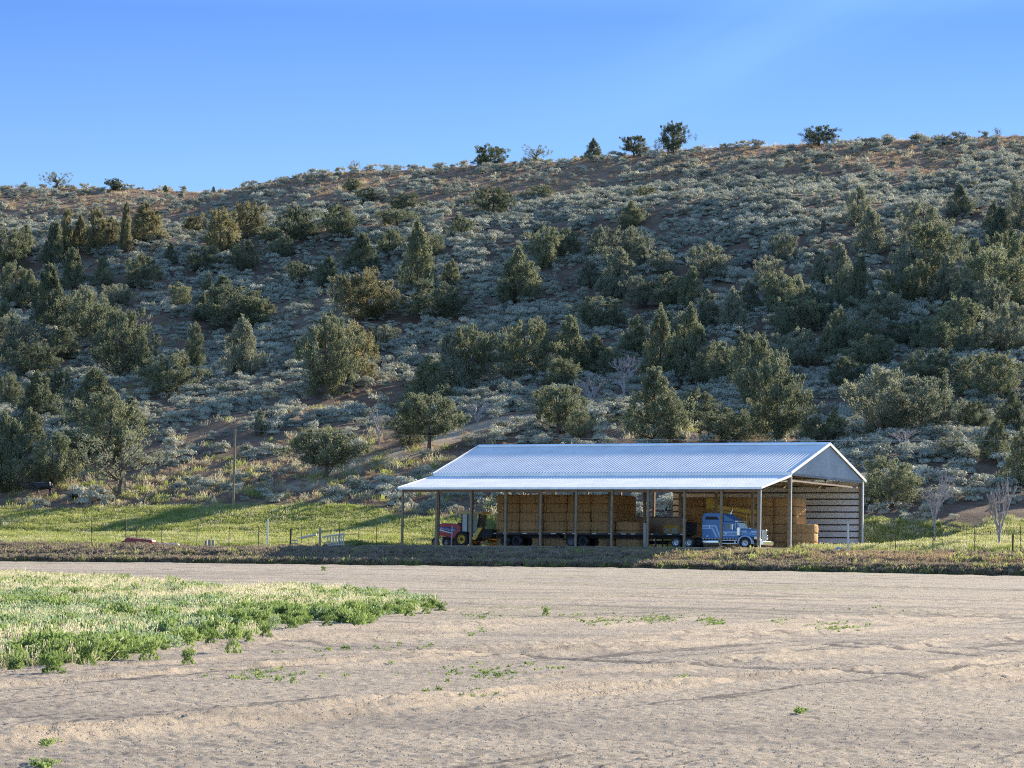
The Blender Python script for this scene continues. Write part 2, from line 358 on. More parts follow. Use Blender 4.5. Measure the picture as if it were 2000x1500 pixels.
c = mixc(t, attr(t, "pad"), c, mixc(t, rampf(t, noise(t, 1.3, 6, P), .4, .65), (.34, .27, .19), (.50, .40, .25)))
t.links.new(c, p.inputs["Base Color"]); bump(t, p, noise(t, 1.8, 6, P, .7), .8, .35)
V = np.stack([Xg, Yg, Zg], -1).reshape(-1, 3)
ho = link("hill", mesh_np("hill", V, grid_idx(len(qs), len(us2)), M["hill"], attrs=dict(pad=padm, cut=cutm, grass=gr, bare=bare, crest=smooth((Q - 625) / 55) * (.7 + .4 * fbm(Xg / 12, Yg / 12, 99, 3))), smoothf=True))
tag(ho, kind="structure", label="brown sagebrush hillside rising from the grassy bench behind the barn")
# ------------------------------------------------------------------ barn
def bw(a, b, z=0.0):                               # a metres left along the eave, b metres deep, z above the barn floor
    p = np.array([BX, BY]) - DR * a + DD * b; return Vector((p[0], p[1], FLOOR + CZ + z))
def solve_a(px, b, z=1.0):                         # which a shows at picture column px
    A = np.linspace(-8, 45, 1061); P = np.array([BX, BY])[:, None] - DR[:, None] * A + DD[:, None] * b
    x, _ = project(P[0], P[1], FLOOR + CZ + z); return float(np.interp(-px, -x, A))
L, WH, WL = 36.6, 9.29, 7.08
ZE, ZR, ZL, ZLT, ZB = 7.0, 10.04, 5.36, 6.73, 6.73
barn = empty("hay_barn", bw(0, 0), -YAW, "long open pole barn with a corrugated metal roof and front lean-to, sheltering hay", "barn")
def ribbed(u0, u1, pitch, f0, f1, nrm, h):         # ribs run from f0(u) to f1(u)
    mb = MB(); us = []; u = u0
    while u < u1 - 1e-6:
        for du, hh in ((0, 0), (.50, 0), (.58, h), (.70, h), (.92, 0)):
            if u + du * pitch < u1: us.append((u + du * pitch, hh))
        u += pitch
    us.append((u1, 0)); nrm = Vector(nrm); vs = []
    for uu, hh in us: vs += [Vector(f0(uu)) + nrm * hh, Vector(f1(uu)) + nrm * hh]
    return mb.add(vs, [(2 * i, 2 * i + 1, 2 * i + 3, 2 * i + 2) for i in range(len(us) - 1)])
sl = math.atan2(ZR - ZE, WH); nF = (0, -math.sin(sl), math.cos(sl)); nB = (0, math.sin(sl), math.cos(sl))
ll = math.atan2(ZLT - ZL, WL); nL = (0, -math.sin(ll), math.cos(ll))
rp = .305
o = ribbed(-L, 0, rp, lambda u: (u, .02, ZE), lambda u: (u, WH, ZR), nF, .05).build("roof_panel", M["roof"], barn); o["label"] = "main corrugated front roof slope"
o = ribbed(-L, 0, rp, lambda u: (u, WH, ZR), lambda u: (u, 2 * WH, ZE), nB, .05).build("roof_panel", M["roof"], barn); o["label"] = "rear corrugated roof slope"
o = ribbed(-L, 0, rp, lambda u: (u, -WL, ZL), lambda u: (u, .3, ZLT + .06), nL, .03).build("lean_to_roof", M["roof"], barn)
mb = MB(); cw = .34
for s in (-1, 1):
    mb.add([(-L, WH, ZR + .16), (.02, WH, ZR + .16), (.02, WH + s * cw, ZR + .13 - cw * math.tan(sl)), (-L, WH + s * cw, ZR + .13 - cw * math.tan(sl)),
            (-L, WH + s * cw, ZR + .02 - cw * math.tan(sl)), (.02, WH + s * cw, ZR + .02 - cw * math.tan(sl))], [(0, 1, 2, 3), (3, 2, 5, 4)])
mb.build("ridge_cap", M["gutter"], barn)
MB().box(-L, 0, -.13, .0, ZE - .36, ZE + .015).build("gutter", M["gutter"], barn, .02)
MB().box(-L, .0, -WL - .05, -WL + .0, ZL - .17, ZL + .02).build("fascia", M["gutter"], barn)
def rake(x):
    MB().beam((x, -.16, ZE - .07), (x, WH, ZR - .0), .07, .26).beam((x, WH, ZR), (x, 2 * WH + .12, ZE - .06), .07, .26).build("rake_trim", M["trim"], barn)
    MB().beam((x, -WL - .08, ZL - .04), (x, -.14, ZLT - .04), .07, .2).build("rake_trim", M["trim"], barn)
rake(.03); rake(-L - .03)
for x, nx in ((-.16, 1), (-L + .16, -1)):
    zf = lambda b: ZE - .06 + (b if b < WH else 2 * WH - b) / WH * (ZR - ZE)
    mbg = MB(); us = [.33 + i * .0762 for i in range(int((2 * WH - .66) / .0762) + 1)] + [WH]
    us = sorted(us); vs = []
    for i, b in enumerate(us): vs += [(x + nx * (.055 if i % 3 == 0 else 0), b, ZB - .0), (x + nx * (.055 if i % 3 == 0 else 0), b, zf(b))]
    mbg.add(vs, [(2 * i, 2 * i + 1, 2 * i + 3, 2 * i + 2) for i in range(len(us) - 1)]).build("gable_panel", M["gable"], barn)
    MB().box(x - .03 * nx - .05, x - .03 * nx + .05, .3, 2 * WH - .3, ZB + .01, ZB + .22).build("gable_header", M["girt"], barn)
# timber frame: three rows of posts, headers, rafters
NB = 10; bay = (L - .7) / NB
def post(xc, b, z1, w=.17, label=None):
    o = MB().box(xc - w / 2, xc + w / 2, b - w / 2, b + w / 2, -.25, z1).build("post", M["post"], barn)
    if label: o["label"] = label
for k in range(NB + 1):
    xk = -.35 - bay * k
    post(xk, -WL + .3, ZL - .22, .19); post(xk, .35, ZE - .3, .23 if k else .2)
    if k % 2 == 0 or k > 5: post(xk, 2 * WH - .35, ZE - .3, .22)
    # truss
    T = MB().beam((xk, .3, ZB - .42), (xk, 2 * WH - .3, ZB - .42), .06, .2)
    T.beam((xk + .09, .3, ZE - .12), (xk + .09, WH, ZR - .16), .06, .2).beam((xk + .09, WH, ZR - .16), (xk + .09, 2 * WH - .3, ZE - .12), .06, .2)
    for s in (-1, 1):
        T.beam((xk - .08, WH, ZR - .3), (xk - .08, WH + s * 3.1, ZB - .42), .05, .12).beam((xk - .08, WH + s * 3.1, ZB - .42), (xk - .08, WH + s * 4.9, ZE + 1.25), .05, .12)
    T.build("truss", M["timber"], barn)
    MB().beam((xk, -WL + .2, ZL - .14), (xk, .3, ZLT - .14), .07, .22).build("rafter", M["timber"], barn)
MB().box(-L + .3, -.3, -WL + .38, -WL + .44, ZL - .42, ZL - .14).build("header_beam", M["timber"], barn)
MB().box(-L + .3, -.3, .2, .245, ZE - .75, ZE - .45).build("header_beam", M["timber"], barn)
pu = MB()
for i in range(1, 13):
    f = i / 13
    for s in (-1, 1): pu.box(-L + .1, -.1, WH + s * WH * f - .025, WH + s * WH * f + .025, ZR - (ZR - ZE) * f - .11, ZR - (ZR - ZE) * f - .02)
for i in range(8):
    f = (i + .3) / 8; pu.box(-L + .1, -.1, -WL + WL * f - .025, -WL + WL * f + .025, ZL + (ZLT - ZL) * f - .11, ZL + (ZLT - ZL) * f - .02)
pu.build("purlins", M["timber"], barn)
AW = 19.9                                          # rear wall stops at mid length
bwy = 2 * WH - .2
ribbed(-AW, -.2, .229, lambda u: (u, bwy + .05, .0), lambda u: (u, bwy + .05, ZE - .12), (0, 1, 0), .03).build("rear_wall", M["gable"], barn)
MB().box(-AW, -.2, bwy - .02, bwy + .02, .02, ZE - .14).build("wall_liner", M["wallin"], barn)
for i in range(11):
    z = .34 + .61 * i
    if z < ZE - .3: MB().box(-AW, -.45, bwy - .065, bwy - .025, z - .055, z + .065).build("girt", M["girt"], barn)
MB().box(-.31, -.13, 2 * WH - .2, 2 * WH - .04, .0, ZE - .16).build("corner_trim", M["trim"], barn)
MB().box(-.25, -.17, .46, .56, .0, ZB).build("corner_trim", M["trim"], barn)
MB().box(-.25, -.17, -WL + .40, -WL + .49, .0, ZL - .2).build("corner_trim", M["trim"], barn)

# ------------------------------------------------------------------ hay bales
def haymat(nm, c0, c1):
    m, t, p = nodes(nm); setc(p, c0, .95, 0, .1); oc = objc(t)
    mpn = t.nodes.new("ShaderNodeMapping"); mpn.inputs["Scale"].default_value = (2, 6, 22); t.links.new(oc, mpn.inputs[0])
    inf = t.nodes.new("ShaderNodeObjectInfo")
    c = mixc(t, rampf(t, noise(t, 3, 6, mpn.outputs[0], .7), .3, .7), tuple(x * .78 for x in c0), c1)
    c = mixc(t, rampf(t, inf.outputs["Random"], 0, 1, 0, .5), c, tuple(x * .75 for x in c0))
    c = mixc(t, rampf(t, noise(t, 26, 4, oc), .55, .7, 0, .4), c, tuple(min(1, x * 1.2) for x in c1))
    t.links.new(c, p.inputs["Base Color"]); bump(t, p, noise(t, 9, 6, mpn.outputs[0], .75), .5, .08); return m
M["hay"] = haymat("stacked_hay", (.64, .365, .16), (.80, .50, .235)); M["twine"] = plain("baling_twine", (.30, .26, .18), .8)
def bale_mesh(l, d, h, seed):
    bm = bmesh.new(); bmesh.ops.create_cube(bm, size=1.0)
    bmesh.ops.subdivide_edges(bm, edges=bm.edges[:], cuts=5, use_grid_fill=True)
    r = random.Random(seed)
    for v in bm.verts:
        x, y, z = v.co
        rx = 1 - .06 * max(0, abs(y) * 2 - .5) - .05 * max(0, abs(z) * 2 - .5); ry = 1 - .10 * max(0, abs(x) * 2 - .7) - .08 * max(0, abs(z) * 2 - .5)
        v.co = Vector((x * l * rx, y * d * ry, z * h * (1 - .06 * max(0, abs(x) * 2 - .6)))) + Vector([(r.random() - .5) * .045 for _ in range(3)])
    me = bpy.data.meshes.new("bale_body"); bm.to_mesh(me); bm.free(); me.materials.append(M["hay"])
    me.polygons.foreach_set("use_smooth", np.ones(len(me.polygons), bool)); return me
BL, BD, BH = 2.42, 1.2, .85
BM = [bale_mesh(BL, BD, BH * .97, s) for s in range(4)]
tw = MB()
for k in range(5):
    x = -.95 + .475 * k
    for a, b_ in (((x, -.605, -.4), (x, -.605, .4)), ((x, -.58, .42), (x, .58, .42)), ((x, .605, .4), (x, .605, -.4))): tw.beam(a, b_, .018, .018)
TWM = tw.build("twine", M["twine"]); TW = TWM.data; bpy.data.objects.remove(TWM)
_u = ["", "first", "second", "third", "fourth", "fifth", "sixth", "seventh", "eighth", "ninth", "tenth", "eleventh", "twelfth", "thirteenth", "fourteenth", "fifteenth", "sixteenth", "seventeenth", "eighteenth", "nineteenth"]
ords = _u[1:] + [w if not k else t_ + "-" + _u[k] for t_, w in (("twenty", "twentieth"), ("thirty", "thirtieth"), ("forty", "fortieth")) for k in range(10)]
layers = ["bottom", "second", "third", "fourth", "fifth", "top"]
def bale(a, b, k, lab, grp):
    r = random.Random(int(a * 100 + b * 977 + k * 13))
    w = bw(a + r.uniform(-.04, .04), b + r.uniform(-.06, .06), BH * (k + .5) * .985)
    o = link("hay_bale", random.Random(r.random()).choice(BM)); o.location = w; o.rotation_euler = (r.uniform(-.012, .012), r.uniform(-.012, .012), -YAW + r.uniform(-.02, .02))
    tag(o, lab, "hay bale", grp); link("twine", TW, o); return o
a_r, a_l = 18.15, 30.5
nc = 5; stp = (a_l - a_r) / nc
for k in range(6):
    for i in range(nc):
        bale(a_r + stp * (i + .5), 1.75, k, f"brown hay bale in the long left stack, {layers[k]} layer, {ords[nc - 1 - i]} column from its left end", "hay bales of the left stack")
    for r_ in range(1, 4):
        bale(a_r + stp * .5, 1.75 + 1.22 * r_, k, f"shaded hay bale at the left stack's right end, {layers[k]} layer, {ords[r_ - 1]} row behind front face", "hay bales of the left stack")
        if k > 2: bale(a_l - stp * .5, 1.75 + 1.22 * r_, k, f"hay bale at the left stack's left end, {layers[k]} layer, {ords[r_ - 1]} row behind front face", "hay bales of the left stack")
for k in range(3):
    for r_ in range(2):
        bale(a_r - 1.35, 1.75 + 1.22 * r_, k, f"hay bale in the low block beside the tan bale wagon, {['bottom', 'middle', 'top'][k]} layer, {['front', 'rear'][r_]} row", "hay bales beside the left stack")
sr_ = 2.75; nc2 = 5
for k in range(6):
    for i in range(nc2):
        bale(sr_ + 2.36 * (i + .5), 8.65, k, f"dark hay bale stacked behind the blue truck, {layers[k]} layer, {ords[nc2 - 1 - i]} from left", "hay bales of the right stack")
    bale(sr_ + 1.18, 9.87, k, f"hay bale at the rear right corner of the tall right stack, {layers[k]} layer", "hay bales of the right stack")
for k in range(3):
    for i, a in enumerate((1.72,)):
        bale(a, 7.4, k, f"hay bale in the low pile nearest the open gable end, {['bottom', 'middle', 'top'][k]} one of three", "hay bales of the low right pile")

# ------------------------------------------------------------------ vehicles: local x = right along the barn, local y = away, z up
M["rimgrey"] = plain("dusty_grey_rim", (.20, .20, .21), .6, .2, var=.2)
M["rubber"] = plain("tyre_rubber", (.022, .022, .024), .85, var=.3, dirt=(.12, .10, .085))
M["chrome"] = plain("polished_chrome", (.78, .79, .80), .18, 1.0, var=.04)
M["alu"] = plain("brushed_aluminium", (.62, .63, .64), .38, .9, var=.06)
M["blue"] = plain("truck_blue_paint", (.055, .19, .42), .3, 0, var=.08, dirt=(.12, .15, .22))
M["ltblue"] = plain("pale_blue_stripe", (.36, .52, .74), .32, 0, var=.05)
M["dark"] = plain("dark_steel", (.028, .026, .028), .7, .2, var=.3)
M["glass"] = plain("window_glass", (.10, .15, .17), .08, 0, var=.1)
M["shade"] = plain("window_shade", (.55, .62, .60), .5, 0, var=.1)
M["lamp"] = plain("lamp_lens", (.80, .80, .76), .15, 0, var=.05)
M["white"] = plain("white_reflector", (.85, .85, .83), .5, 0, var=.05)
M["red"] = plain("harvester_red", (.48, .045, .055), .42, 0, var=.12, dirt=(.22, .11, .09))
M["yellow"] = plain("machine_yellow", (.78, .50, .06), .45, 0, var=.12, dirt=(.42, .30, .12))
M["paleyel"] = plain("faded_yellow", (.62, .55, .25), .55, 0, var=.1)
M["orange"] = plain("crop_reel_orange", (.42, .17, .04), .6, 0, var=.25)
M["navy"] = plain("decal_navy", (.04, .06, .26), .35, 0, var=.05)
M["tan"] = plain("tan_panel", (.47, .36, .29), .6, 0, var=.08, dirt=(.36, .27, .22))
M["rust"] = plain("rusty_red", (.32, .055, .05), .55, 0, var=.25, scale=5, dirt=(.20, .11, .08))
M["cream"] = plain("cream_tank", (.62, .48, .38), .6, 0, var=.1, dirt=(.45, .33, .26))
M["grey"] = plain("weathered_board", (.36, .33, .31), .85, 0, var=.2)
M["whitepaint"] = plain("peeling_white_paint", (.56, .52, .45), .7, 0, var=.1, dirt=(.45, .38, .28))
M["cowhide"] = plain("black_hide", (.012, .011, .014), .6, 0, var=.3)
M["rustpost"] = plain("rusty_steel_post", (.075, .055, .045), .8, .2, var=.3)
M["concrete"] = plain("concrete_grey", (.40, .35, .31), .9, 0, var=.15)
def wheel(par, x, y, r, w, rimmat, rr=.58, name="wheel", out=-1, hub=None):
    t_ = MB().lathe((0, 0, 0), [(r * rr, -w * .42), (r * .93, -w * .5), (r, -w * .36), (r, w * .36), (r * .93, w * .5), (r * rr, w * .42)], 32).build("wheel", M["rubber"], par, loc=(x, y, r))
    t_.name = "wheel"
    rm = MB().lathe((0, 0, 0), [(.001, out * w * .10), (r * .2, out * w * .30), (r * .24, out * w * .05), (r * .44, out * w * .10), (r * rr * .92, out * w * .40), (r * rr * 1.02, out * w * .44), (r * rr, -out * w * .40)], 28)
    for i in range(10):
        a = 2 * math.pi * i / 10; rm.cyl((math.cos(a) * r * .33, out * w * .05, math.sin(a) * r * .33), (math.cos(a) * r * .33, out * w * .16, math.sin(a) * r * .33), r * .035, n=8)
    rm.build("rim", rimmat, t_)
    if hub: MB().cyl((0, out * w * .05, 0), (0, out * w * .36, 0), r * .2, n=16).build("hub", hub, t_)
    return t_
def at_px(px, b): return bw(solve_a(px, b), b)
# --- blue semi truck
yT = -3.4
ax = solve_a(1498, yT)
truck = empty("semi_truck", bw(ax, yT), -YAW, "blue long-nosed semi truck with pale blue stripes, parked under the lean-to", "truck")
MB().box(-9.9, -.5, -.45, -.28, .55, .82).box(-9.9, -.5, .28, .45, .55, .82).box(-9.6, -6.4, -.3, .3, .6, .78).build("chassis_frame", M["dark"], truck)
slp = MB().prism([(-6.35, .92), (-4.25, .92), (-4.25, 3.35), (-4.5, 3.42), (-5.9, 3.42), (-6.25, 3.3), (-6.35, 3.05)], -1.2, 1.2).build("sleeper", M["blue"], truck, .07)
MB().prism([(-4.24, 2.55), (-2.95, 2.55), (-3.3, 2.8), (-3.7, 3.0), (-4.0, 3.25), (-4.24, 3.34)], -1.05, 1.05).build("roof_fairing", M["blue"], truck, .06)
MB().prism([(-4.24, .92), (-2.55, .92), (-2.55, 1.9), (-2.95, 2.54), (-4.24, 2.54)], -1.1, 1.1).build("cab", M["blue"], truck, .04)
dr = MB().box(-4.1, -3.0, -1.125, -1.10, .95, 2.45).build("door", M["blue"], truck, .015)
MB().box(-4.0, -3.85, -1.15, -1.126, 1.42, 1.47).build("handle", M["chrome"], dr)
MB().prism([(-3.95, 1.85), (-3.1, 1.85), (-3.1, 2.36), (-3.95, 2.36)], -1.135, -1.127).build("side_window", M["glass"], truck)
MB().prism([(-3.42, 1.87), (-3.14, 1.87), (-3.14, 2.34), (-3.42, 2.34)], -1.142, -1.136).build("sun_blind", M["shade"], truck)
MB().add([(-2.53, -1.0, 1.92), (-2.53, 1.0, 1.92), (-2.9, .95, 2.5), (-2.9, -.95, 2.5)], [(0, 1, 2, 3)]).add([(-2.54, -1.07, 1.92), (-2.98, -1.107, 2.48), (-2.98, -1.107, 1.92)], [(0, 1, 2)]).build("windshield", M["shade"], truck)
MB().beam((-2.98, -1.0, 2.62), (-2.98, 1.0, 2.62), .5, .05).build("sun_visor", M["chrome"], truck)
hd = MB(); hs = [(-2.5, .98, 1.0, 1.93), (-1.6, .93, 1.05, 1.90), (-.75, .80, 1.1, 1.82), (-.5, .72, 1.1, 1.74)]
vs = []
for x, w, z0, z1 in hs: vs += [(x, -w, z0), (x, -w, z1 - .12), (x, -w + .14, z1), (x, w - .14, z1), (x, w, z1 - .12), (x, w, z0)]
hd.add(vs, [(i * 6 + j, i * 6 + (j + 1) % 6, (i + 1) * 6 + (j + 1) % 6, (i + 1) * 6 + j) for i in range(3) for j in range(6)] + [(0, 1, 2, 3, 4, 5), (23, 22, 21, 20, 19, 18)])
hd.build("hood", M["blue"], truck, .02)
for s in (-1, 1):
    fp = [(-1.9 + .78 * math.cos(a), .52 + .72 * math.sin(a)) for a in np.linspace(math.radians(-8), math.radians(188), 18)]
    fq = [(-1.9 + .64 * math.cos(a), .52 + .60 * math.sin(a)) for a in np.linspace(math.radians(188), math.radians(-8), 18)]
    MB().prism(fp + fq, s * 1.2 - .0 if s > 0 else -1.22, s * .78).build("fender", M["ltblue"] if s < 0 else M["blue"], truck, .02)
    MB().prism([(-2.5, .95), (-1.3, 1.15), (-.75, 1.05), (-.5, 1.1), (-.5, 1.3), (-2.5, 1.4)], s * 1.0, s * .76).build("fender_panel", M["blue"], truck, .02)
    hl = MB().box(-.95, -.62, s * 1.14 - .14, s * 1.14 + .14, .86, 1.14).build("headlight", M["chrome"], truck, .05)
    MB().box(-.619, -.60, s * 1.14 - .11, s * 1.14 + .11, .89, 1.11).box(-.9, -.66, s * 1.14 - .145 if s < 0 else s * 1.14 + .141, s * 1.14 - .141 if s < 0 else s * 1.14 + .145, .9, 1.1).build("lens", M["lamp"], hl)
    ex = MB().cyl((-4.42, s * 1.12, .95), (-4.42, s * 1.12, 2.55), .14, n=16).cyl((-4.42, s * 1.12, 2.55), (-4.42, s * 1.12, 3.5), .085, n=14).cyl((-4.42, s * 1.12, 3.5), (-4.30, s * 1.2, 3.85), .085, .07, 14).build("exhaust_stack", M["chrome"], truck)
    MB().cyl((-2.55, s * 1.22, 1.22), (-2.55, s * 1.22, 2.0), .19, n=18).cyl((-2.55, s * 1.22, 2.0), (-2.55, s * 1.22, 2.12), .13, .05, 18).build("air_cleaner", M["chrome"], truck, .02)
    MB().cyl((-6.25, s * .98, .58), (-4.6, s * .98, .58), .30, n=20).build("fuel_tank", M["chrome"], truck, .015)
    MB().box(-4.3, -2.75, s * 1.1 - .12, s * 1.1 + .12, .42, .5).box(-4.3, -2.75, s * 1.0 - .08, s * 1.0 + .08, .72, .78).box(-3.0, -2.9, s * 1.05 - .1, s * 1.05 + .1, .42, .8).build("step", M["alu"], truck)
    MB().box(-3.02, -2.98, s * 1.5 - .1, s * 1.5 + .1, 1.75, 2.3).beam((-2.9, s * 1.1, 2.25), (-3.0, s * 1.45, 2.2), .03, .03).build("mirror", M["chrome"], truck)
MB().box(-.5, -.38, -.52, .52, .78, 1.82).build("grille", M["alu"], truck, .03)
gb = MB()
for i in range(11): gb.box(-.379, -.365, -.46 + i * .09, -.44 + i * .09, .84, 1.74)
gb.build("grille_bars", M["chrome"], truck)
MB().prism([(-.12, .32), (-.0, .4), (.0, .68), (-.12, .78), (-.3, .74), (-.3, .34)], -1.2, 1.2).build("bumper", M["chrome"], truck, .04)
yS = -1.2
for i, (z0, z1) in enumerate(((2.08, 2.24), (1.86, 1.98))):
    d = .34 * i
    MB().prism([(-6.34, z0), (-5.02 - d, z0), (-4.56 - d, 1.02), (-4.36 - d, 1.02), (-4.9 - d * .9, z1), (-6.34, z1)], yS - .012, yS - .003).build("stripe", M["ltblue"], truck)
MB().prism([(-4.22, 1.42), (-2.6, 1.42), (-2.6, 1.62), (-4.22, 1.62)], -1.145, -1.127).prism([(-4.22, 1.2), (-2.6, 1.2), (-2.6, 1.32), (-4.22, 1.32)], -1.145, -1.127).build("stripe", M["ltblue"], truck)
MB().add([(-2.4, -1.0, 1.52), (-.9, -.86, 1.52), (-.72, -.83, 1.68), (-2.4, -1.0, 1.72)], [(0, 1, 2, 3)]).add([(-2.4, -1.015, 1.28), (-.9, -.88, 1.28), (-.8, -.86, 1.42), (-2.4, -1.015, 1.42)], [(0, 1, 2, 3)]).build("stripe", M["ltblue"], truck)
rf = MB()
for i in range(13): rf.box(-6.3 + i * .31, -6.1 + i * .31, -1.225, -1.215, .86, .92)
rf.build("reflector_tape", M["white"], truck)
MB().box(-6.36, -2.6, -1.213, -1.15, .84, .94).build("rocker_panel", M["dark"], truck)
MB().box(-5.62, -5.5, -1.225, -1.203, 1.9, 2.16).build("cabinet_latch", M["white"], truck); MB().cyl((-5.8, -1.203, 1.15), (-5.8, -1.225, 1.15), .07, n=12).build("marker_lamp", M["lamp"], truck); MB().cyl((-3.95, -1.147, 1.25), (-3.95, -1.17, 1.25), .06, n=12).build("marker_lamp", M["lamp"], truck)
MB().prism([(-6.0, 2.75), (-4.6, 2.75), (-4.85, 3.05), (-6.0, 3.05)], -1.215, -1.203).build("sleeper_window", M["dark"], truck)
for s in (-1, 1):
    wheel(truck, -1.9, s * 1.05, .52, .3, M["alu"], out=s)
    for x in (-7.75, -9.1): wheel(truck, x, s * .98, .52, .55, M["alu"], out=s)
truck.scale = (.94, 1, .925); truck.location = bw(ax - .15, yT)
for w_ in truck.children:
    if w_.name.startswith("wheel"): w_.scale = (1 / .94, 1, 1 / .925)
# --- flatbed trailers
def trailer(x0, x1, axles, lab, legs):
    tr = empty("flatbed_trailer", bw(ax, yT), -YAW, lab, "trailer", "flatbed trailers behind the truck")
    MB().box(x0, x1, -1.27, 1.27, 1.16, 1.28).build("deck", M["girt"], tr)
    MB().box(x0 + .1, x1 - .1, -.5, -.38, .82, 1.155).box(x0 + .1, x1 - .1, .38, .5, .82, 1.155).box(x0, x1, -1.28, -1.275, 1.1, 1.26).build("beam", M["dark"], tr)
    rt = MB(); x = x0 + .2; i = 0
    while x < x1 - .4:
        rt.box(x, x + (.45 if i % 3 else .22), -1.292, -1.282, 1.19, 1.24); x += .95 + .35 * ((i * 7) % 4); i += 1
    rt.build("reflector_tape", M["white"], tr)
    for s in (-1, 1):
        for xa in axles: wheel(tr, xa, s * .98, .50, .52, M["rimgrey"] if xa > -19 and xa < -18 else M["dark"], out=s)
        if legs: MB().box(legs - .07, legs + .07, s * .8 - .07, s * .8 + .07, .05, .95).box(legs - .14, legs + .14, s * .8 - .14, s * .8 + .14, 0, .05).build("landing_leg", M["dark"], tr)
    return tr
tt = trailer(-19.9, -7.5, (-18.9, -17.7), "empty dark flatbed trailer coupled to the blue truck", -10.6)
MB().box(-7.52, -7.4, -1.2, 1.2, 1.29, 2.35).build("headboard", M["dark"], tt)
tt2 = trailer(-27.0, -20.3, (-25.7, -24.5), "rear flatbed trailer in front of the left hay stack", None)
MB().beam((-20.4, 0, .7), (-19.6, 0, .7), .12, .12).build("drawbar", M["dark"], tt2)
# --- yellow bale elevator behind the truck
el = empty("bale_elevator", at_px(1430, 4.2), -YAW, "yellow bale elevator slanting above the blue truck's roof", "elevator")
xl = solve_a(1430, 4.2) - solve_a(1382, 4.2, 4); xr = solve_a(1430, 4.2) - solve_a(1478, 4.2, 3)
MB().box(xl - .05, xl + .62, -.3, .3, 3.8, 4.8).build("head_box", M["yellow"], el, .04)
MB().beam((xl + .5, -.35, 4.05), (xr, -.35, 3.5), .08, .34).beam((xl + .5, .35, 4.05), (xr, .35, 3.5), .08, .34).beam((xl + 1.2, -.42, 3.65), (xr, -.42, 2.95), .07, .12).build("side_rail", M["yellow"], el)
MB().beam((xl + .5, 0, 3.95), (xr, 0, 3.4), .62, .05).build("trough", M["orange"], el)
lg = MB()
for f, zt in ((.35, 3.75), (.82, 3.4)):
    x = xl + (xr - xl) * f
    for s in (-1, 1): lg.beam((x, s * .4, zt), (x + .3, s * .9, .02), .09, .09)
lg.beam((xl + 1, -.36, 4.1), (xl + 1, -.36, 4.7), .06, .06).beam((xl + 1.6, -.36, 4.1), (xl + 1.6, -.36, 4.65), .06, .06).beam((xl + .6, -.36, 4.66), (xl + 1.7, -.36, 4.62), .05, .05)
lg.build("support_frame", M["yellow"], el)
# --- tan bale wagon with a yellow cab
wg = empty("bale_wagon", at_px(1295, 5.5), -YAW, "tan bale wagon with a small yellow cab between the hay stacks", "wagon")
x0 = solve_a(1295, 5.5) - solve_a(1240, 5.5, 3); x1 = solve_a(1295, 5.5) - solve_a(1338, 5.5, 3)
MB().box(x0, x1, .3, .5, 1.0, 3.05).build("load_panel", M["tan"], wg, .02)
MB().box(x0, x1, .25, .55, 3.05, 3.13).build("top_rail", M["dark"], wg)
cx0 = solve_a(1295, 5.5) - solve_a(1298, 5.0, 2); cx1 = solve_a(1295, 5.5) - solve_a(1327, 5.0, 2)
cb = MB().prism([(cx0 + .12, .85), (cx1, .85), (cx1 + .06, 2.35), (cx0 - .1, 2.35)], -.75, .28).build("cab", M["yellow"], wg, .04)
cm = (cx0 + cx1) / 2
for xa in (cm - .62, cm + .12): MB().box(xa, xa + .5, -.775, -.752, 1.3, 2.05).build("window", M["shade"], cb, .05)
MB().cyl((cm + .55, -.753, 1.15), (cm + .55, -.8, 1.15), .09, n=12).build("work_lamp", M["lamp"], cb)
MB().box(x0, x1 + .2, -.6, .9, .55, .84).build("chassis_frame", M["dark"], wg)
for xa in (x0 + .8, cm): wheel(wg, xa, -.55, .48, .3, M["yellow"])
# --- red and yellow windrower in the left bay
aw = solve_a(842, 2.2)
wr_ = empty("windrower", bw(aw, 2.2), -YAW, "red windrower tractor with a glass cab and yellow header in the left bay", "windrower")
S = lambda px, b=1.4: aw - solve_a(px, b)              # local x of a picture column
hx0, hx1 = S(850), S(899)
MB().prism([(hx0, 1.0), (hx0 - .1, 1.5), (hx0 + .1, 2.0), (hx0 + .8, 2.18), (hx1 - .6, 2.12), (hx1, 1.95), (hx1, 1.2), (hx1 - .5, .95), (hx1 - .9, .78), (hx0 + 1.2, .95), (hx0 + .6, 1.12)], -.75, .75).build("hood", M["red"], wr_, .06)
MB().prism([(hx0 + .25, 1.62), (hx1 - .85, 1.3), (hx1 - .35, 1.62), (hx1 - .7, 1.78), (hx0 + .3, 1.86)], -.762, -.752).build("side_decal", M["navy"], wr_)
MB().prism([(hx0 + .25, 1.55), (hx1 - .85, 1.20), (hx1 - .75, 1.28), (hx0 + .3, 1.64)], -.766, -.763).build("decal_edge", M["white"], wr_)
fc = bpy.data.curves.new("lettering", 'FONT'); fc.body = "NEW HOLLAND"; fc.size = .24; fc.extrude = .004
fo_ = bpy.data.objects.new("lettering", fc); fm = None
COL.objects.link(fo_); dg = bpy.context.evaluated_depsgraph_get(); fm = bpy.data.meshes.new_from_object(fo_.evaluated_get(dg)); bpy.data.objects.remove(fo_)
fm.materials.clear(); fm.materials.append(M["white"]); lo = link("lettering", fm, wr_); lo.location = (hx0 + .38, -.772, 1.62); lo.rotation_euler = (math.pi / 2, math.radians(6), 0)
MB().box(hx1 - .5, hx1 + .2, -.5, .5, 2.1, 2.22).cyl((hx1 - .1, -.3, 2.1), (hx1 - .1, -.3, 2.55), .08).build("intake", M["dark"], wr_)
c0, c1 = S(901), S(938)
cf = MB()
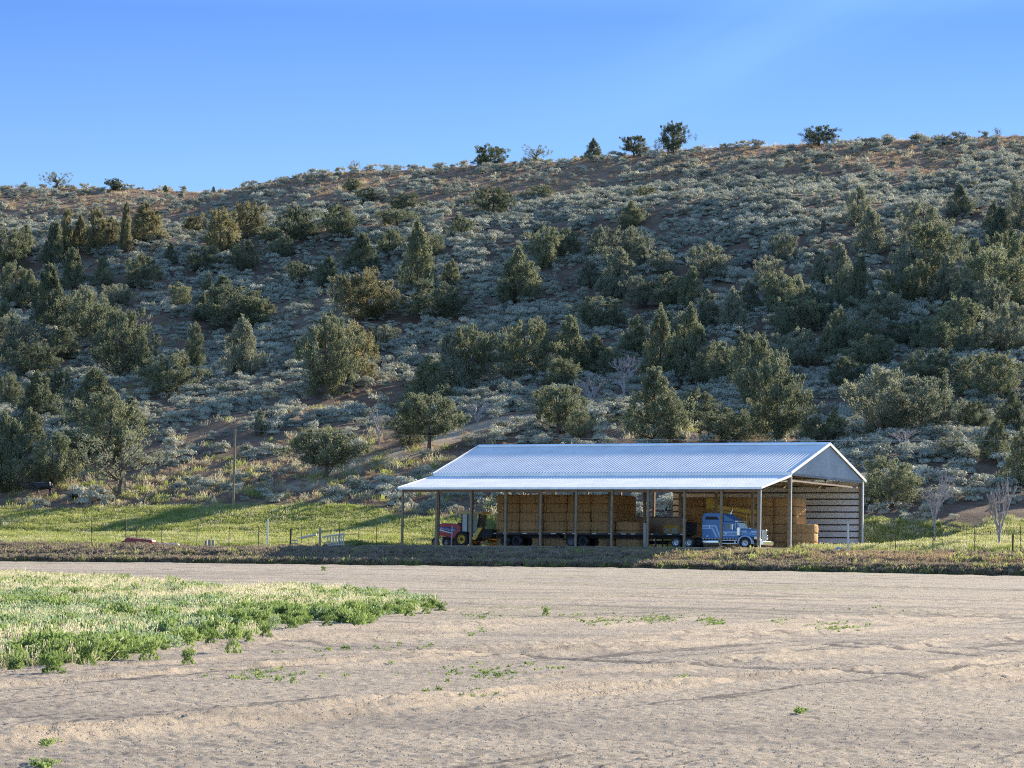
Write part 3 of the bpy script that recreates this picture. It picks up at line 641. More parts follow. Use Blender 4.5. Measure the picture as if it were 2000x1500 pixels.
for x in (c0, c0 + .62, c1 - .35): cf.beam((x, -.72, 1.35), (x - (.0 if x < c1 - .4 else -.18), -.72, 3.0), .09, .09).beam((x, .72, 1.35), (x, .72, 3.0), .09, .09)
cf.box(c0 - .05, c1, -.78, .78, 1.1, 1.36).build("cab", M["dark"], wr_)
MB().box(c0 - .35, c1 + .22, -.85, .85, 2.98, 3.2).build("roof", M["paleyel"], wr_, .05)
MB().box(c0 + .05, c0 + .58, -.735, -.722, 1.4, 2.95).build("side_window", M["shade"], wr_)
MB().box(c0 + .68, c1 - .4, -.735, -.722, 1.4, 2.95).build("door", M["glass"], wr_)
MB().add([(c1 - .3, -.7, 1.38), (c1 - .3, .7, 1.38), (c1 - .12, .7, 2.95), (c1 - .12, -.7, 2.95)], [(0, 1, 2, 3)]).build("windshield", M["glass"], wr_)
MB().box(c0 + .7, c1 + .1, -.5, .5, .8, 1.1).box(hx0 + .6, c1 + .3, -.4, .4, .55, .95).build("chassis_frame", M["dark"], wr_)
MB().box(c0 + .9, c1 - .0, -1.15, -.8, 1.02, 1.08).box(c0 + .95, c0 + 1.3, -1.15, -.8, .5, .55).build("platform", M["white"], wr_)
MB().cyl((c0 + 1.0, -.9, 1.15), (c1 + .1, -.9, 1.32), .1, n=10).build("side_tank", M["white"], wr_)
h0, h1 = S(936), S(972)
MB().prism([(h0 - .15, .75), (h0 + .25, .62), (h0 + 1.05, 1.75), (h0 + .55, 1.72), (h0 + .3, 1.2)], -2.2, -1.95).prism([(h0 - .15, .75), (h0 + .25, .62), (h0 + 1.05, 1.75), (h0 + .55, 1.72), (h0 + .3, 1.2)], 1.95, 2.2).build("header_end_shield", M["yellow"], wr_, .03)
MB().box(h0 + .5, h1, -2.0, 2.0, .85, 1.6).build("header_body", M["dark"], wr_, .05)
rl = MB()
for i in range(8):
    a = 2 * math.pi * i / 8; rl.beam((h1 - .5 + .38 * math.cos(a), -2.15, .55 + .34 * math.sin(a)), (h1 - .5 + .38 * math.cos(a), 2.1, .55 + .34 * math.sin(a)), .06, .06)
rl.cyl((h1 - .5, -2.1, .55), (h1 - .5, 2.1, .55), .14).build("crop_reel", M["orange"], wr_)
for s in (-1, 1):
    wheel(wr_, S(908), s * 1.35, .72, .5, M["yellow"], .55, out=s, hub=M["dark"])
    wheel(wr_, S(874, 1.4), s * .95, .45, .28, M["grey"], .5, out=s)
wheel(wr_, S(846, 1.4), -.2, .45, .28, M["grey"], .5)
MB().beam((S(875), -1.0, .5), (S(885), -.6, 1.0), .1, .1).beam((S(875), 1.0, .5), (S(885), .6, 1.0), .1, .1).build("caster_arm", M["dark"], wr_)
wr_.scale = (1, 1, 1.07)
# ------------------------------------------------------------------ posts, fences, pole, odds and ends
def top_z(px, py, Y):                              # world height at picture row py, depth Y
    u, v = ray(px, py); return v * Y + CZ
def upright(name, px, ytop, ybase, w, mat, lab, cat, grp=None, round_=False, Y=None):
    if Y is None: X, Y, z = hit(px, ybase)
    else: X = ray(px, ybase)[0] * Y; z = float(hz(X, Y))
    h = top_z(px, ytop, Y) - z
    mb = MB()
    if round_: mb.cyl((0, 0, -.3), (0, 0, h), w / 2, w * .42, 10)
    else: mb.box(-w / 2, w / 2, -w / 2, w / 2, -.3, h).box(-w * .15, w * .15, -w * 1.1, w * 1.1, -.3, h * .99)
    o = mb.build(name, mat); o.location = (X, Y, z); o.rotation_euler = (random.uniform(-.03, .03), random.uniform(-.03, .03), random.uniform(-.3, .3))
    return tag(o, lab, cat, grp)
QF = 321.0
def fence_Y(px): u, _ = ray(px, 1060); return QF / (1 + .45 * float(u))
lp = [(179, 1017), (245, 1018), (266, 1026), (316, 1021), (384, 1024), (447, 1029), (505, 1028), (588, 1022), (663, 1020), (701, 1030), (735, 1029)]
tops = []
for i, (px, yt) in enumerate(lp):
    o = upright("fence_post", px, yt, 1064, .055, M["rustpost"], f"thin rusty steel fence post along the left pasture, {ords[i]} from left", "fence post", "steel posts of the left pasture fence", Y=fence_Y(px)); tops.append((o.location.copy(), top_z(px, yt, fence_Y(px))))
ip = [(806, 1040), (830, 1040)]
for i, (px, yt) in enumerate(ip):
    o = upright("fence_post", px, yt, 1064, .055, M["rustpost"], f"thin steel fence post seen under the barn's open left bay, {['left', 'right'][i]} one of two", "fence post", "fence posts seen through the open bay", Y=352 / (1 + .45 * float(ray(px, 1060)[0])))
rp_ = [(1740, 1027), (1749, 1040), (1822, 1028), (1904, 1025), (1994, 1027)]; topr = []
for i, (px, yt) in enumerate(rp_):
    o = upright("fence_post", px, yt, 1068, .055, M["rustpost"], f"thin rusty steel fence post along the right pasture, {ords[i]} from left", "fence post", "steel posts of the right pasture fence", Y=fence_Y(px)); topr.append((o.location.copy(), top_z(px, yt, fence_Y(px))))
for tp, lab in ((tops, "thin barbed wire strands strung along the left pasture fence"), (topr, "thin barbed wire strands strung along the right pasture fence")):
    mb = MB()
    for f in (.45, .72, .95):
        for (a, za), (b, zb) in zip(tp[:-1], tp[1:]):
            mb.beam((a.x, a.y, a.z + (za - a.z) * f), (b.x, b.y, b.z + (zb - b.z) * f), .012, .012)
    tag(mb.build("fence_wire", M["rustpost"]), lab, "fence wire")
upright("pipe_post", 522, 1013, 1064, .17, M["alu"], "pale grey pipe post standing at the pasture edge near the log rails", "post", Y=fence_Y(522), round_=True)
upright("wooden_post", 567, 1032, 1064, .16, M["girt"], "dark wooden post at the left end of the log rails", "post", Y=fence_Y(567))
upright("wooden_post", 625, 1030, 1064, .20, M["grey"], "forked grey wooden post between the log rails and pale panel", "post", Y=fence_Y(625))
upright("wooden_post", 1978, 1043, 1066, .13, M["girt"], "short dark wooden post at the right edge of the bank", "post", Y=fence_Y(1978))
upright("wooden_post", 200, 963, 978, .3, M["girt"], "dark weathered stump post below the lone grey juniper", "post")
upright("steel_post", 1657, 1023, 1068, .17, M["alu"], "square steel post standing before the barn's open gable end", "post", Y=318 / (1 + .45 * .094))
upright("steel_post", 881, 1026, 1069, .11, M["grey"], "slim grey post in front of the red windrower's wheel", "post", Y=321 / (1 - .45 * .017))
upright("steel_post", 1259, 1022, 1069, .2, M["grey"], "short grey pipe post beside the flatbed trailer", "post", Y=322 / (1 + .45 * .037))
for i, px in enumerate((402, 409, 416)):
    upright("board", px, 1055, 1071, .22, M["grey"], f"short weathered board standing on the bank, {['left', 'middle', 'right'][i]} of three", "board", "short boards on the bank", Y=(QF - 3) / (1 + .45 * float(ray(px, 1060)[0])))
# power pole and wires
pX, pY, pz = hit(453, 1002)
pole = upright("utility_pole", 455, 838, 1002, .26, M["post"], "tall bare wooden utility pole rising from the left pasture", "utility pole", round_=True)
pole.rotation_euler = (0, .004, 0)
ptop = top_z(457, 843, pY)
MB().cyl((0, 0, ptop - pz - .1), (0, 0, ptop - pz + .2), .07, n=8).build("insulator", M["white"], pole)
def wire(p0, p1, sag, lab):
    mb = MB(); p0 = Vector(p0); p1 = Vector(p1); pts = [p0.lerp(p1, i / 16) - Vector((0, 0, sag * 4 * (i / 16) * (1 - i / 16))) for i in range(17)]
    for a, b in zip(pts[:-1], pts[1:]): mb.beam(a, b, .008, .008)
    tag(mb.build("power_line", M["alu"]), lab, "power line")
u2, v2 = ray(2150, 858); Y2 = 352
wire((pX, pY, ptop + .15), (u2 * Y2, Y2, v2 * Y2 + CZ), .5, "thin power line running from the utility pole above the barn roof")
u3, v3 = ray(-160, 846); wire((pX, pY, ptop + .1), (u3 * 420, 420, v3 * 420 + CZ), .5, "thin power line running left from the utility pole")
# log rails and pale slatted panel by the bank
def span(px0, y0, px1, y1, w, mb, off=0.0):
    Y0, Y1 = fence_Y(px0) - off, fence_Y(px1) - off; a = (ray(px0, y0)[0] * Y0, Y0, top_z(px0, y0, Y0)); b = (ray(px1, y1)[0] * Y1, Y1, top_z(px1, y1, Y1))
    mb.cyl(a, b, w / 2, n=8)
mb = MB(); span(590, 1050, 618, 1044, .22, mb); span(582, 1051, 604, 1047, .12, mb)
tag(mb.build("log_rail", M["whitepaint"]), "pale fallen log rail leaning between the wooden posts", "rail")
mb = MB(); span(568, 1056, 582, 1056, .1, mb, .2); span(568, 1061, 582, 1061, .1, mb, .2)
tag(mb.build("rail_pile", M["grey"]), "low grey rails beside the dark wooden post", "rail")
pn = empty("slatted_panel", (0, 0, 0), 0, "pale slatted wooden panel leaning on the weedy bank", "panel")
sl_ = MB(); fr = MB()
span(630, 1048.5, 672, 1042.5, .13, fr, .5); span(640, 1066, 672, 1063, .13, fr, .5)
for px in (641, 646, 651.5, 657, 662, 667, 671.5):
    Y0 = fence_Y(px) - .6; u0, _ = ray(px, 1050); zt = top_z(px, 1048.5 - (px - 630) * .143, Y0); zb = top_z(px, 1065.5, Y0)
    sl_.beam((u0 * Y0, Y0, zb), (u0 * Y0 - .05, Y0, zt), .12, .05, (0, 1, 0))
fr.build("frame_rail", M["whitepaint"], pn); sl_.build("slats", M["whitepaint"], pn)
# old red implement with a cream tank on the bank
def bank_at(px, dq=0.0):
    u, _ = ray(px, 1058); Y = (318 + dq) / (1 + .45 * float(u)); return float(u) * Y, Y, float(hz(float(u) * Y, Y))
X, Y, z = bank_at(275, 1)
im = empty("old_implement", (X, Y, z - .05), -.30, "old rusty red farm implement half hidden in weeds", "farm implement")
k = lambda px: (px - 275) / 21.4
MB().prism([(k(243), .15), (k(245), .85), (k(250), 1.02), (k(257), .98), (k(260), .6), (k(262), .2)], -.6, .6).build("hood", M["rust"], im, .08)
MB().prism([(k(256), .55), (k(256), .98), (k(302), .82), (k(304), .7), (k(302), .4), (k(262), .4)], -.5, .5).build("body", M["rust"], im, .06)
MB().beam((k(246), -.62, 1.06), (k(303), -.55, .9), .1, .06).build("top_rail", M["cream"], im)
MB().beam((k(257), -.6, .5), (k(264), -.6, .3), .06, .06).beam((k(264), -.6, .3), (k(287), -.6, .32), .06, .06).beam((k(286), -.5, .1), (k(286), -.5, .4), .06, .06).build("lower_frame", M["whitepaint"], im)
MB().beam((k(299), -.3, .7), (k(303), -.3, 1.05), .07, .05).build("lever", M["grey"], im)
fd = MB()
for i in range(10):
    a0, a1 = math.radians(95 + i * 8.5), math.radians(95 + (i + 1) * 8.5)
    fd.beam((k(246) + .55 * math.cos(a0), -.4, .1 + .6 * math.sin(a0)), (k(246) + .55 * math.cos(a1), -.4, .1 + .6 * math.sin(a1)), .3, .07)
fd.build("fender", M["dark"], im)
wheel(im, k(295), -.5, .3, .2, M["rust"])
X, Y, z = bank_at(328, 1)
tk = empty("cream_tank", (X, Y, z + .22), -.32, "long pale cream cylinder tank lying behind the red implement", "tank")
MB().lathe((0, 0, 0), [(.001, -1.15), (.3, -1.12), (.36, -1.0), (.36, 1.0), (.30, 1.12), (.001, 1.15)], 20).build("shell", M["cream"], tk, smoothf=False).rotation_euler = (0, .07, math.pi / 2)
MB().cyl((-.5, 0, .3), (-.5, 0, .44), .08, n=10).build("cap", M["rust"], tk)
X, Y, z = bank_at(1643, -.5)
cu = MB().lathe((0, 0, 0), [(.30, -.6), (.46, -.6), (.46, .6), (.30, .6), (.30, -.6)], 24).build("culvert_pipe", M["concrete"]); cu.location = (X, Y, z + .25); cu.rotation_euler = (.1, 0, .2)
tag(cu, "short concrete culvert pipe lying on the bank before the gable end", "culvert pipe")
X, Y, z = bank_at(-2, 0)
rw_ = empty("farm_wheel_relic", (X, Y, z + .25), .2, "pale old wheel half in view at the picture's left edge", "wheel")
MB().lathe((0, 0, 0), [(.36, -.1), (.46, -.1), (.46, .1), (.36, .1), (.36, -.1)], 24).build("rim_band", M["cream"], rw_)
sp = MB()
for i in range(6): sp.beam((0, 0, 0), (.38 * math.cos(i * 1.047), 0, .38 * math.sin(i * 1.047)), .05, .04)
sp.build("spokes", M["cream"], rw_)

# ------------------------------------------------------------------ cattle (one continuous skinned body)
def skin(name, pts, edges, root=0, sub=2, mat=None):
    me = bpy.data.meshes.new(name); me.from_pydata([p[:3] for p in pts], edges, [])
    o = bpy.data.objects.new(name, me); COL.objects.link(o)
    sk = o.modifiers.new("skin", 'SKIN'); sk.use_smooth_shade = True
    for i, p in enumerate(pts):
        d = me.skin_vertices[0].data[i]; d.radius = (p[3], p[4] if len(p) > 4 else p[3]); d.use_root = (i == root)
    s = o.modifiers.new("sub", 'SUBSURF'); s.levels = sub; s.render_levels = sub
    dg = bpy.context.evaluated_depsgraph_get(); nm = bpy.data.meshes.new_from_object(o.evaluated_get(dg)); bpy.data.objects.remove(o)
    nm.materials.clear(); nm.materials.append(mat); return nm
def cow_mesh(head):                                # head at -x, z up, standing
    P = [(.75, 0, 1.12, .27, .33), (.35, 0, 1.08, .33, .38), (-.1, 0, 1.05, .34, .40), (-.5, 0, 1.08, .28, .37), (-.8, 0, 1.18, .17, .24),
         (-1.02, 0, head, .12, .16), (-1.22, 0, head - .02, .11, .13), (-1.42, 0, head - .16, .085, .085),           # 4 neck 5 poll 6 7 muzzle
         (.88, 0, 1.22, .12), (1.0, 0, 1.12, .035), (1.03, 0, .7, .025), (1.02, 0, .45, .045)]                    # tail
    E = [(0, 1), (1, 2), (2, 3), (3, 4), (4, 5), (5, 6), (6, 7), (0, 8), (8, 9), (9, 10), (10, 11)]
    for x0, ys, dx in ((.72, .2, .06), (.72, -.2, -.04), (-.5, .17, .05), (-.5, -.17, -.07)):
        b = len(P); rear = x0 > 0
        P += [(x0 + (.04 if rear else 0), ys, .78, .15 if rear else .11), (x0 + (.0 if rear else .0), ys * 1.02, .55, .085), (x0 + (.10 if rear else .02) + dx, ys, .34, .058), (x0 + (.04 if rear else .0) + dx, ys, .1, .045), (x0 - .04 + dx, ys, .02, .055)]
        E += [(0 if rear else 3, b), (b, b + 1), (b + 1, b + 2), (b + 2, b + 3), (b + 3, b + 4)]
    for ys in (-1, 1):
        b = len(P); P += [(-1.0, ys * .16, head + .06, .05, .03), (-.98, ys * .27, head + .04, .045, .02)]; E += [(5, b), (b, b + 1)]
    return skin("cow_body", P, E, 1, 1, M["cowhide"])
COWS = []
cowm, cowg = cow_mesh(1.22), cow_mesh(1.0)
def cow(px, py, rz, me, sc, lab, dz=0.0):
    X, Y, z = hit(px, py); COWS.append((X, Y)); o = link("cow", me); o.location = (X, Y, z + dz); o.rotation_euler = (0, 0, rz); o.scale = (sc,) * 3
    return tag(o, lab, "cow", "black cattle grazing on the bench and slope")
cow(83, 970, .05, cowm, 1.12, "black cow standing side-on in the pasture under the left junipers")
cow(149, 977, 2.6, cowg, .62, "small black calf head-high in grass right of the standing cow", -.15)
cow(753, 721, math.pi, cowm, .98, "black cow half hidden in sagebrush on the middle slope", -.3)
cow(1474, 521, .1, cowm, .95, "black cow far up the slope among sagebrush and junipers", -.5)

# ------------------------------------------------------------------ foliage meshes
def quads(C, D, W, ln, wd):                        # leaf blades: centre, direction, side
    D = D / np.linalg.norm(D, axis=1, keepdims=True); S = np.cross(D, W); S /= np.linalg.norm(S, axis=1, keepdims=True) + 1e-9
    a = D * (ln / 2)[:, None]; b = S * (wd / 2)[:, None]
    V = np.stack([C - a - b * .7, C - a + b * .7, C + a + b, C + a - b], 1).reshape(-1, 3)
    return V, np.arange(len(V)).reshape(-1, 4)
def rnd(n): v = rng.normal(size=(n, 3)); return v / np.linalg.norm(v, axis=1, keepdims=True)
def crown(kind, seed, n_cl=200, leaves=62, leaf=.18):   # real size: 6 m tall, about 5 m wide
    global rng; rng = np.random.default_rng(seed); H = 6.0
    zs = rng.random(n_cl * 4); th = rng.random(n_cl * 4) * 2 * math.pi
    lob = 1 + .22 * np.sin(th * 2 + seed) * np.sin(zs * 5 + seed) + .16 * np.sin(th * 3 + 2 * seed + zs * 7)
    if kind == 'con': R = 2.35 * (1 - zs) ** .72 * np.clip(zs * 7 + .45, 0, 1) + .12; z0 = .05
    elif kind == 'rnd': R = 2.5 * np.sqrt(np.clip(1 - ((zs - .42) / .58) ** 2, 0, 1)) + .1; z0 = .06
    elif kind == 'col': R = 2.2 * np.clip(1.15 - zs, 0, 1) ** .5 * np.clip(zs * 6 + .4, 0, 1) * .9; z0 = .04
    elif kind == 'irr': R = 2.45 * np.clip(np.sin(np.clip(zs, 0, 1) * 2.6 + .35), .05, 1) * (1 + .35 * np.sin(zs * 9 + th + seed)); z0 = .08
    elif kind == 'umb': R = 2.5 * np.sqrt(np.clip(1 - ((zs - .5) / .5) ** 2, 0, 1)) + .1; z0 = .22
    elif kind == 'thin': R = 2.5 * np.sqrt(np.clip(1 - ((zs - .5) / .55) ** 2, 0, 1)) + .1; z0 = .22
    keep = rng.random(n_cl * 4) < R / 2.6; zs, th, lob, R = [a[keep] for a in (zs, th, lob, R)]
    m_ = int(n_cl * (.62 if kind != 'thin' else .35)); hole = rng.random(3) * 6.28
    rr = R * lob * np.sqrt(.2 + .8 * rng.random(len(zs))); z = H * (z0 + (1 - z0) * zs * .95)
    cc = [(rr[k_] * math.cos(th[k_]), rr[k_] * math.sin(th[k_]), z[k_]) for k_ in range(min(m_, len(zs)))]
    nb = 17; per = max(3, int(n_cl * .42) // nb)
    for b_ in range(nb):                            # plumes that break the outline along rising limbs
        k_ = rng.integers(0, len(zs)); th_ = b_ * 2.4 + rng.normal(0, .35); Rb = R[k_] * lob[k_] * rng.uniform(.85, 1.32); rise = rng.uniform(.2, .55) * min(Rb, 1.6)
        for t_ in np.linspace(.45, 1.0, per):
            sp = .24 * (1.2 - .7 * t_); cc.append((Rb * t_ * math.cos(th_) + rng.normal(0, sp), Rb * t_ * math.sin(th_) + rng.normal(0, sp), z[k_] + rise * (t_ - .5) + rng.normal(0, sp)))
    cc += [(rng.normal(0, .1), rng.normal(0, .1), H * f_) for f_ in ((.86, .92, .97) if kind in ('con', 'col') else ())]
    C0 = np.array(cc); C0[:, 2] = np.clip(C0[:, 2], .2, H)
    n = len(C0) * leaves; ci = np.repeat(np.arange(len(C0)), leaves)
    cr = (.20 + .34 * rng.random(len(C0)))[ci] * np.clip(1.25 - .55 * C0[ci, 2] / H, .5, 1.2)
    off = rnd(n) * (rng.random(n) ** .45)[:, None] * cr[:, None] * np.array([1.0, 1.0, 1.55])
    C = C0[ci] + off; C[:, 2] = np.maximum(C[:, 2], .05)
    out = C0[ci] * np.array([1, 1, 0]); out /= np.linalg.norm(out, axis=1, keepdims=True) + 1e-6
    D = out * .35 + np.array([0, 0, .75]) + rnd(n) * .65; Wn = off / cr[:, None] + out * .35 + rnd(n) * .55
    V, Fq = quads(C, D, Wn, leaf * (.6 + .8 * rng.random(n)), leaf * .42 * (.6 + .8 * rng.random(n)))
    return mesh_np("crown_" + kind, V, Fq), C0
def trunk_mesh(C0, seed, lean=.2, r0=.2, top=.8, nl=16):
    r = random.Random(seed); mb = MB(); H = 6.0; pts = [Vector((0, 0, -.5))]
    for i in range(1, 6): pts.append(Vector((r.uniform(-lean, lean) * i * .3, r.uniform(-lean, lean) * i * .3, H * top * i / 5)))
    for i in range(5): mb.cyl(pts[i], pts[i + 1], r0 * (1 - i * .17), r0 * (1 - (i + 1) * .17), 8, False)
    for c in r.sample(range(len(C0)), min(nl, len(C0))):
        t = Vector(C0[c]); zb = max(.5, t.z * .55); k = min(4, int(zb / (H * top / 5))); s = pts[k].lerp(pts[k + 1], .5); m = s.lerp(t, .5) + Vector((0, 0, -.15 * (t - s).length * .5))
        mb.cyl(s, m, .07, .05, 6, False).cyl(m, t, .05, .02, 6, False)
    me = bpy.data.meshes.new("trunk"); me.from_pydata([tuple(p) for p in mb.v], [], mb.f); me.materials.append(M["bark"]); return me
def dead_mesh(seed, spread=.55, depth=4, n0=4):
    r = random.Random(seed); mb = MB()
    def br(p, d, L_, rad, k):
        q = p + d * L_; mid = p.lerp(q, .5) + Vector([r.uniform(-.08, .08) * L_ for _ in range(3)])
        mb.cyl(p, mid, rad, rad * .85, 6, False).cyl(mid, q, rad * .85, rad * .65, 6, False)
        if k == 0: return
        for i in range(r.choice((2, 3, 3))):
            nd = (d + Vector((r.uniform(-1, 1), r.uniform(-1, 1), r.uniform(-.35, .75))) * spread * 1.25).normalized()
            br(p.lerp(q, r.uniform(.5, 1)), nd, L_ * r.uniform(.55, .82), max(rad * .64, .022), k - 1)
    br(Vector((0, 0, -.3)), Vector((r.uniform(-.1, .1), 0, 1)).normalized(), 2.2, .16, 0)
    for i in range(n0):
        a = i * 6.283 / n0 + r.random(); br(Vector((0, 0, r.uniform(.3, 1.8))), Vector((math.cos(a) * spread, math.sin(a) * spread, .8)).normalized(), r.uniform(1.3, 1.9), .12, depth)
    me = bpy.data.meshes.new("bare_branches"); me.from_pydata([tuple(p) for p in mb.v], [], mb.f); me.materials.append(M["deadwood"]); return me
KIND = {}
for kind, seeds in (('con', (3, 14, 15)), ('rnd', (9, 26, 5)), ('col', (35, 8)), ('irr', (97, 93, 23)), ('umb', (84, 62)), ('thin', (64, 33))):
    KIND[kind] = []
    for s in seeds:
        cm_, C0 = crown(kind, s, *((200, 62) if kind not in ('thin', 'umb') else ((80, 26) if kind == 'thin' else (170, 62))))
        KIND[kind].append((cm_, trunk_mesh(C0, s, nl=26 if kind in ('thin', 'umb') else 14, r0=.2 if kind != 'col' else .16)))
DEAD = [dead_mesh(s, sp_, 4, 4) for s, sp_ in ((1, .5), (2, .75), (3, .6), (5, .9))]
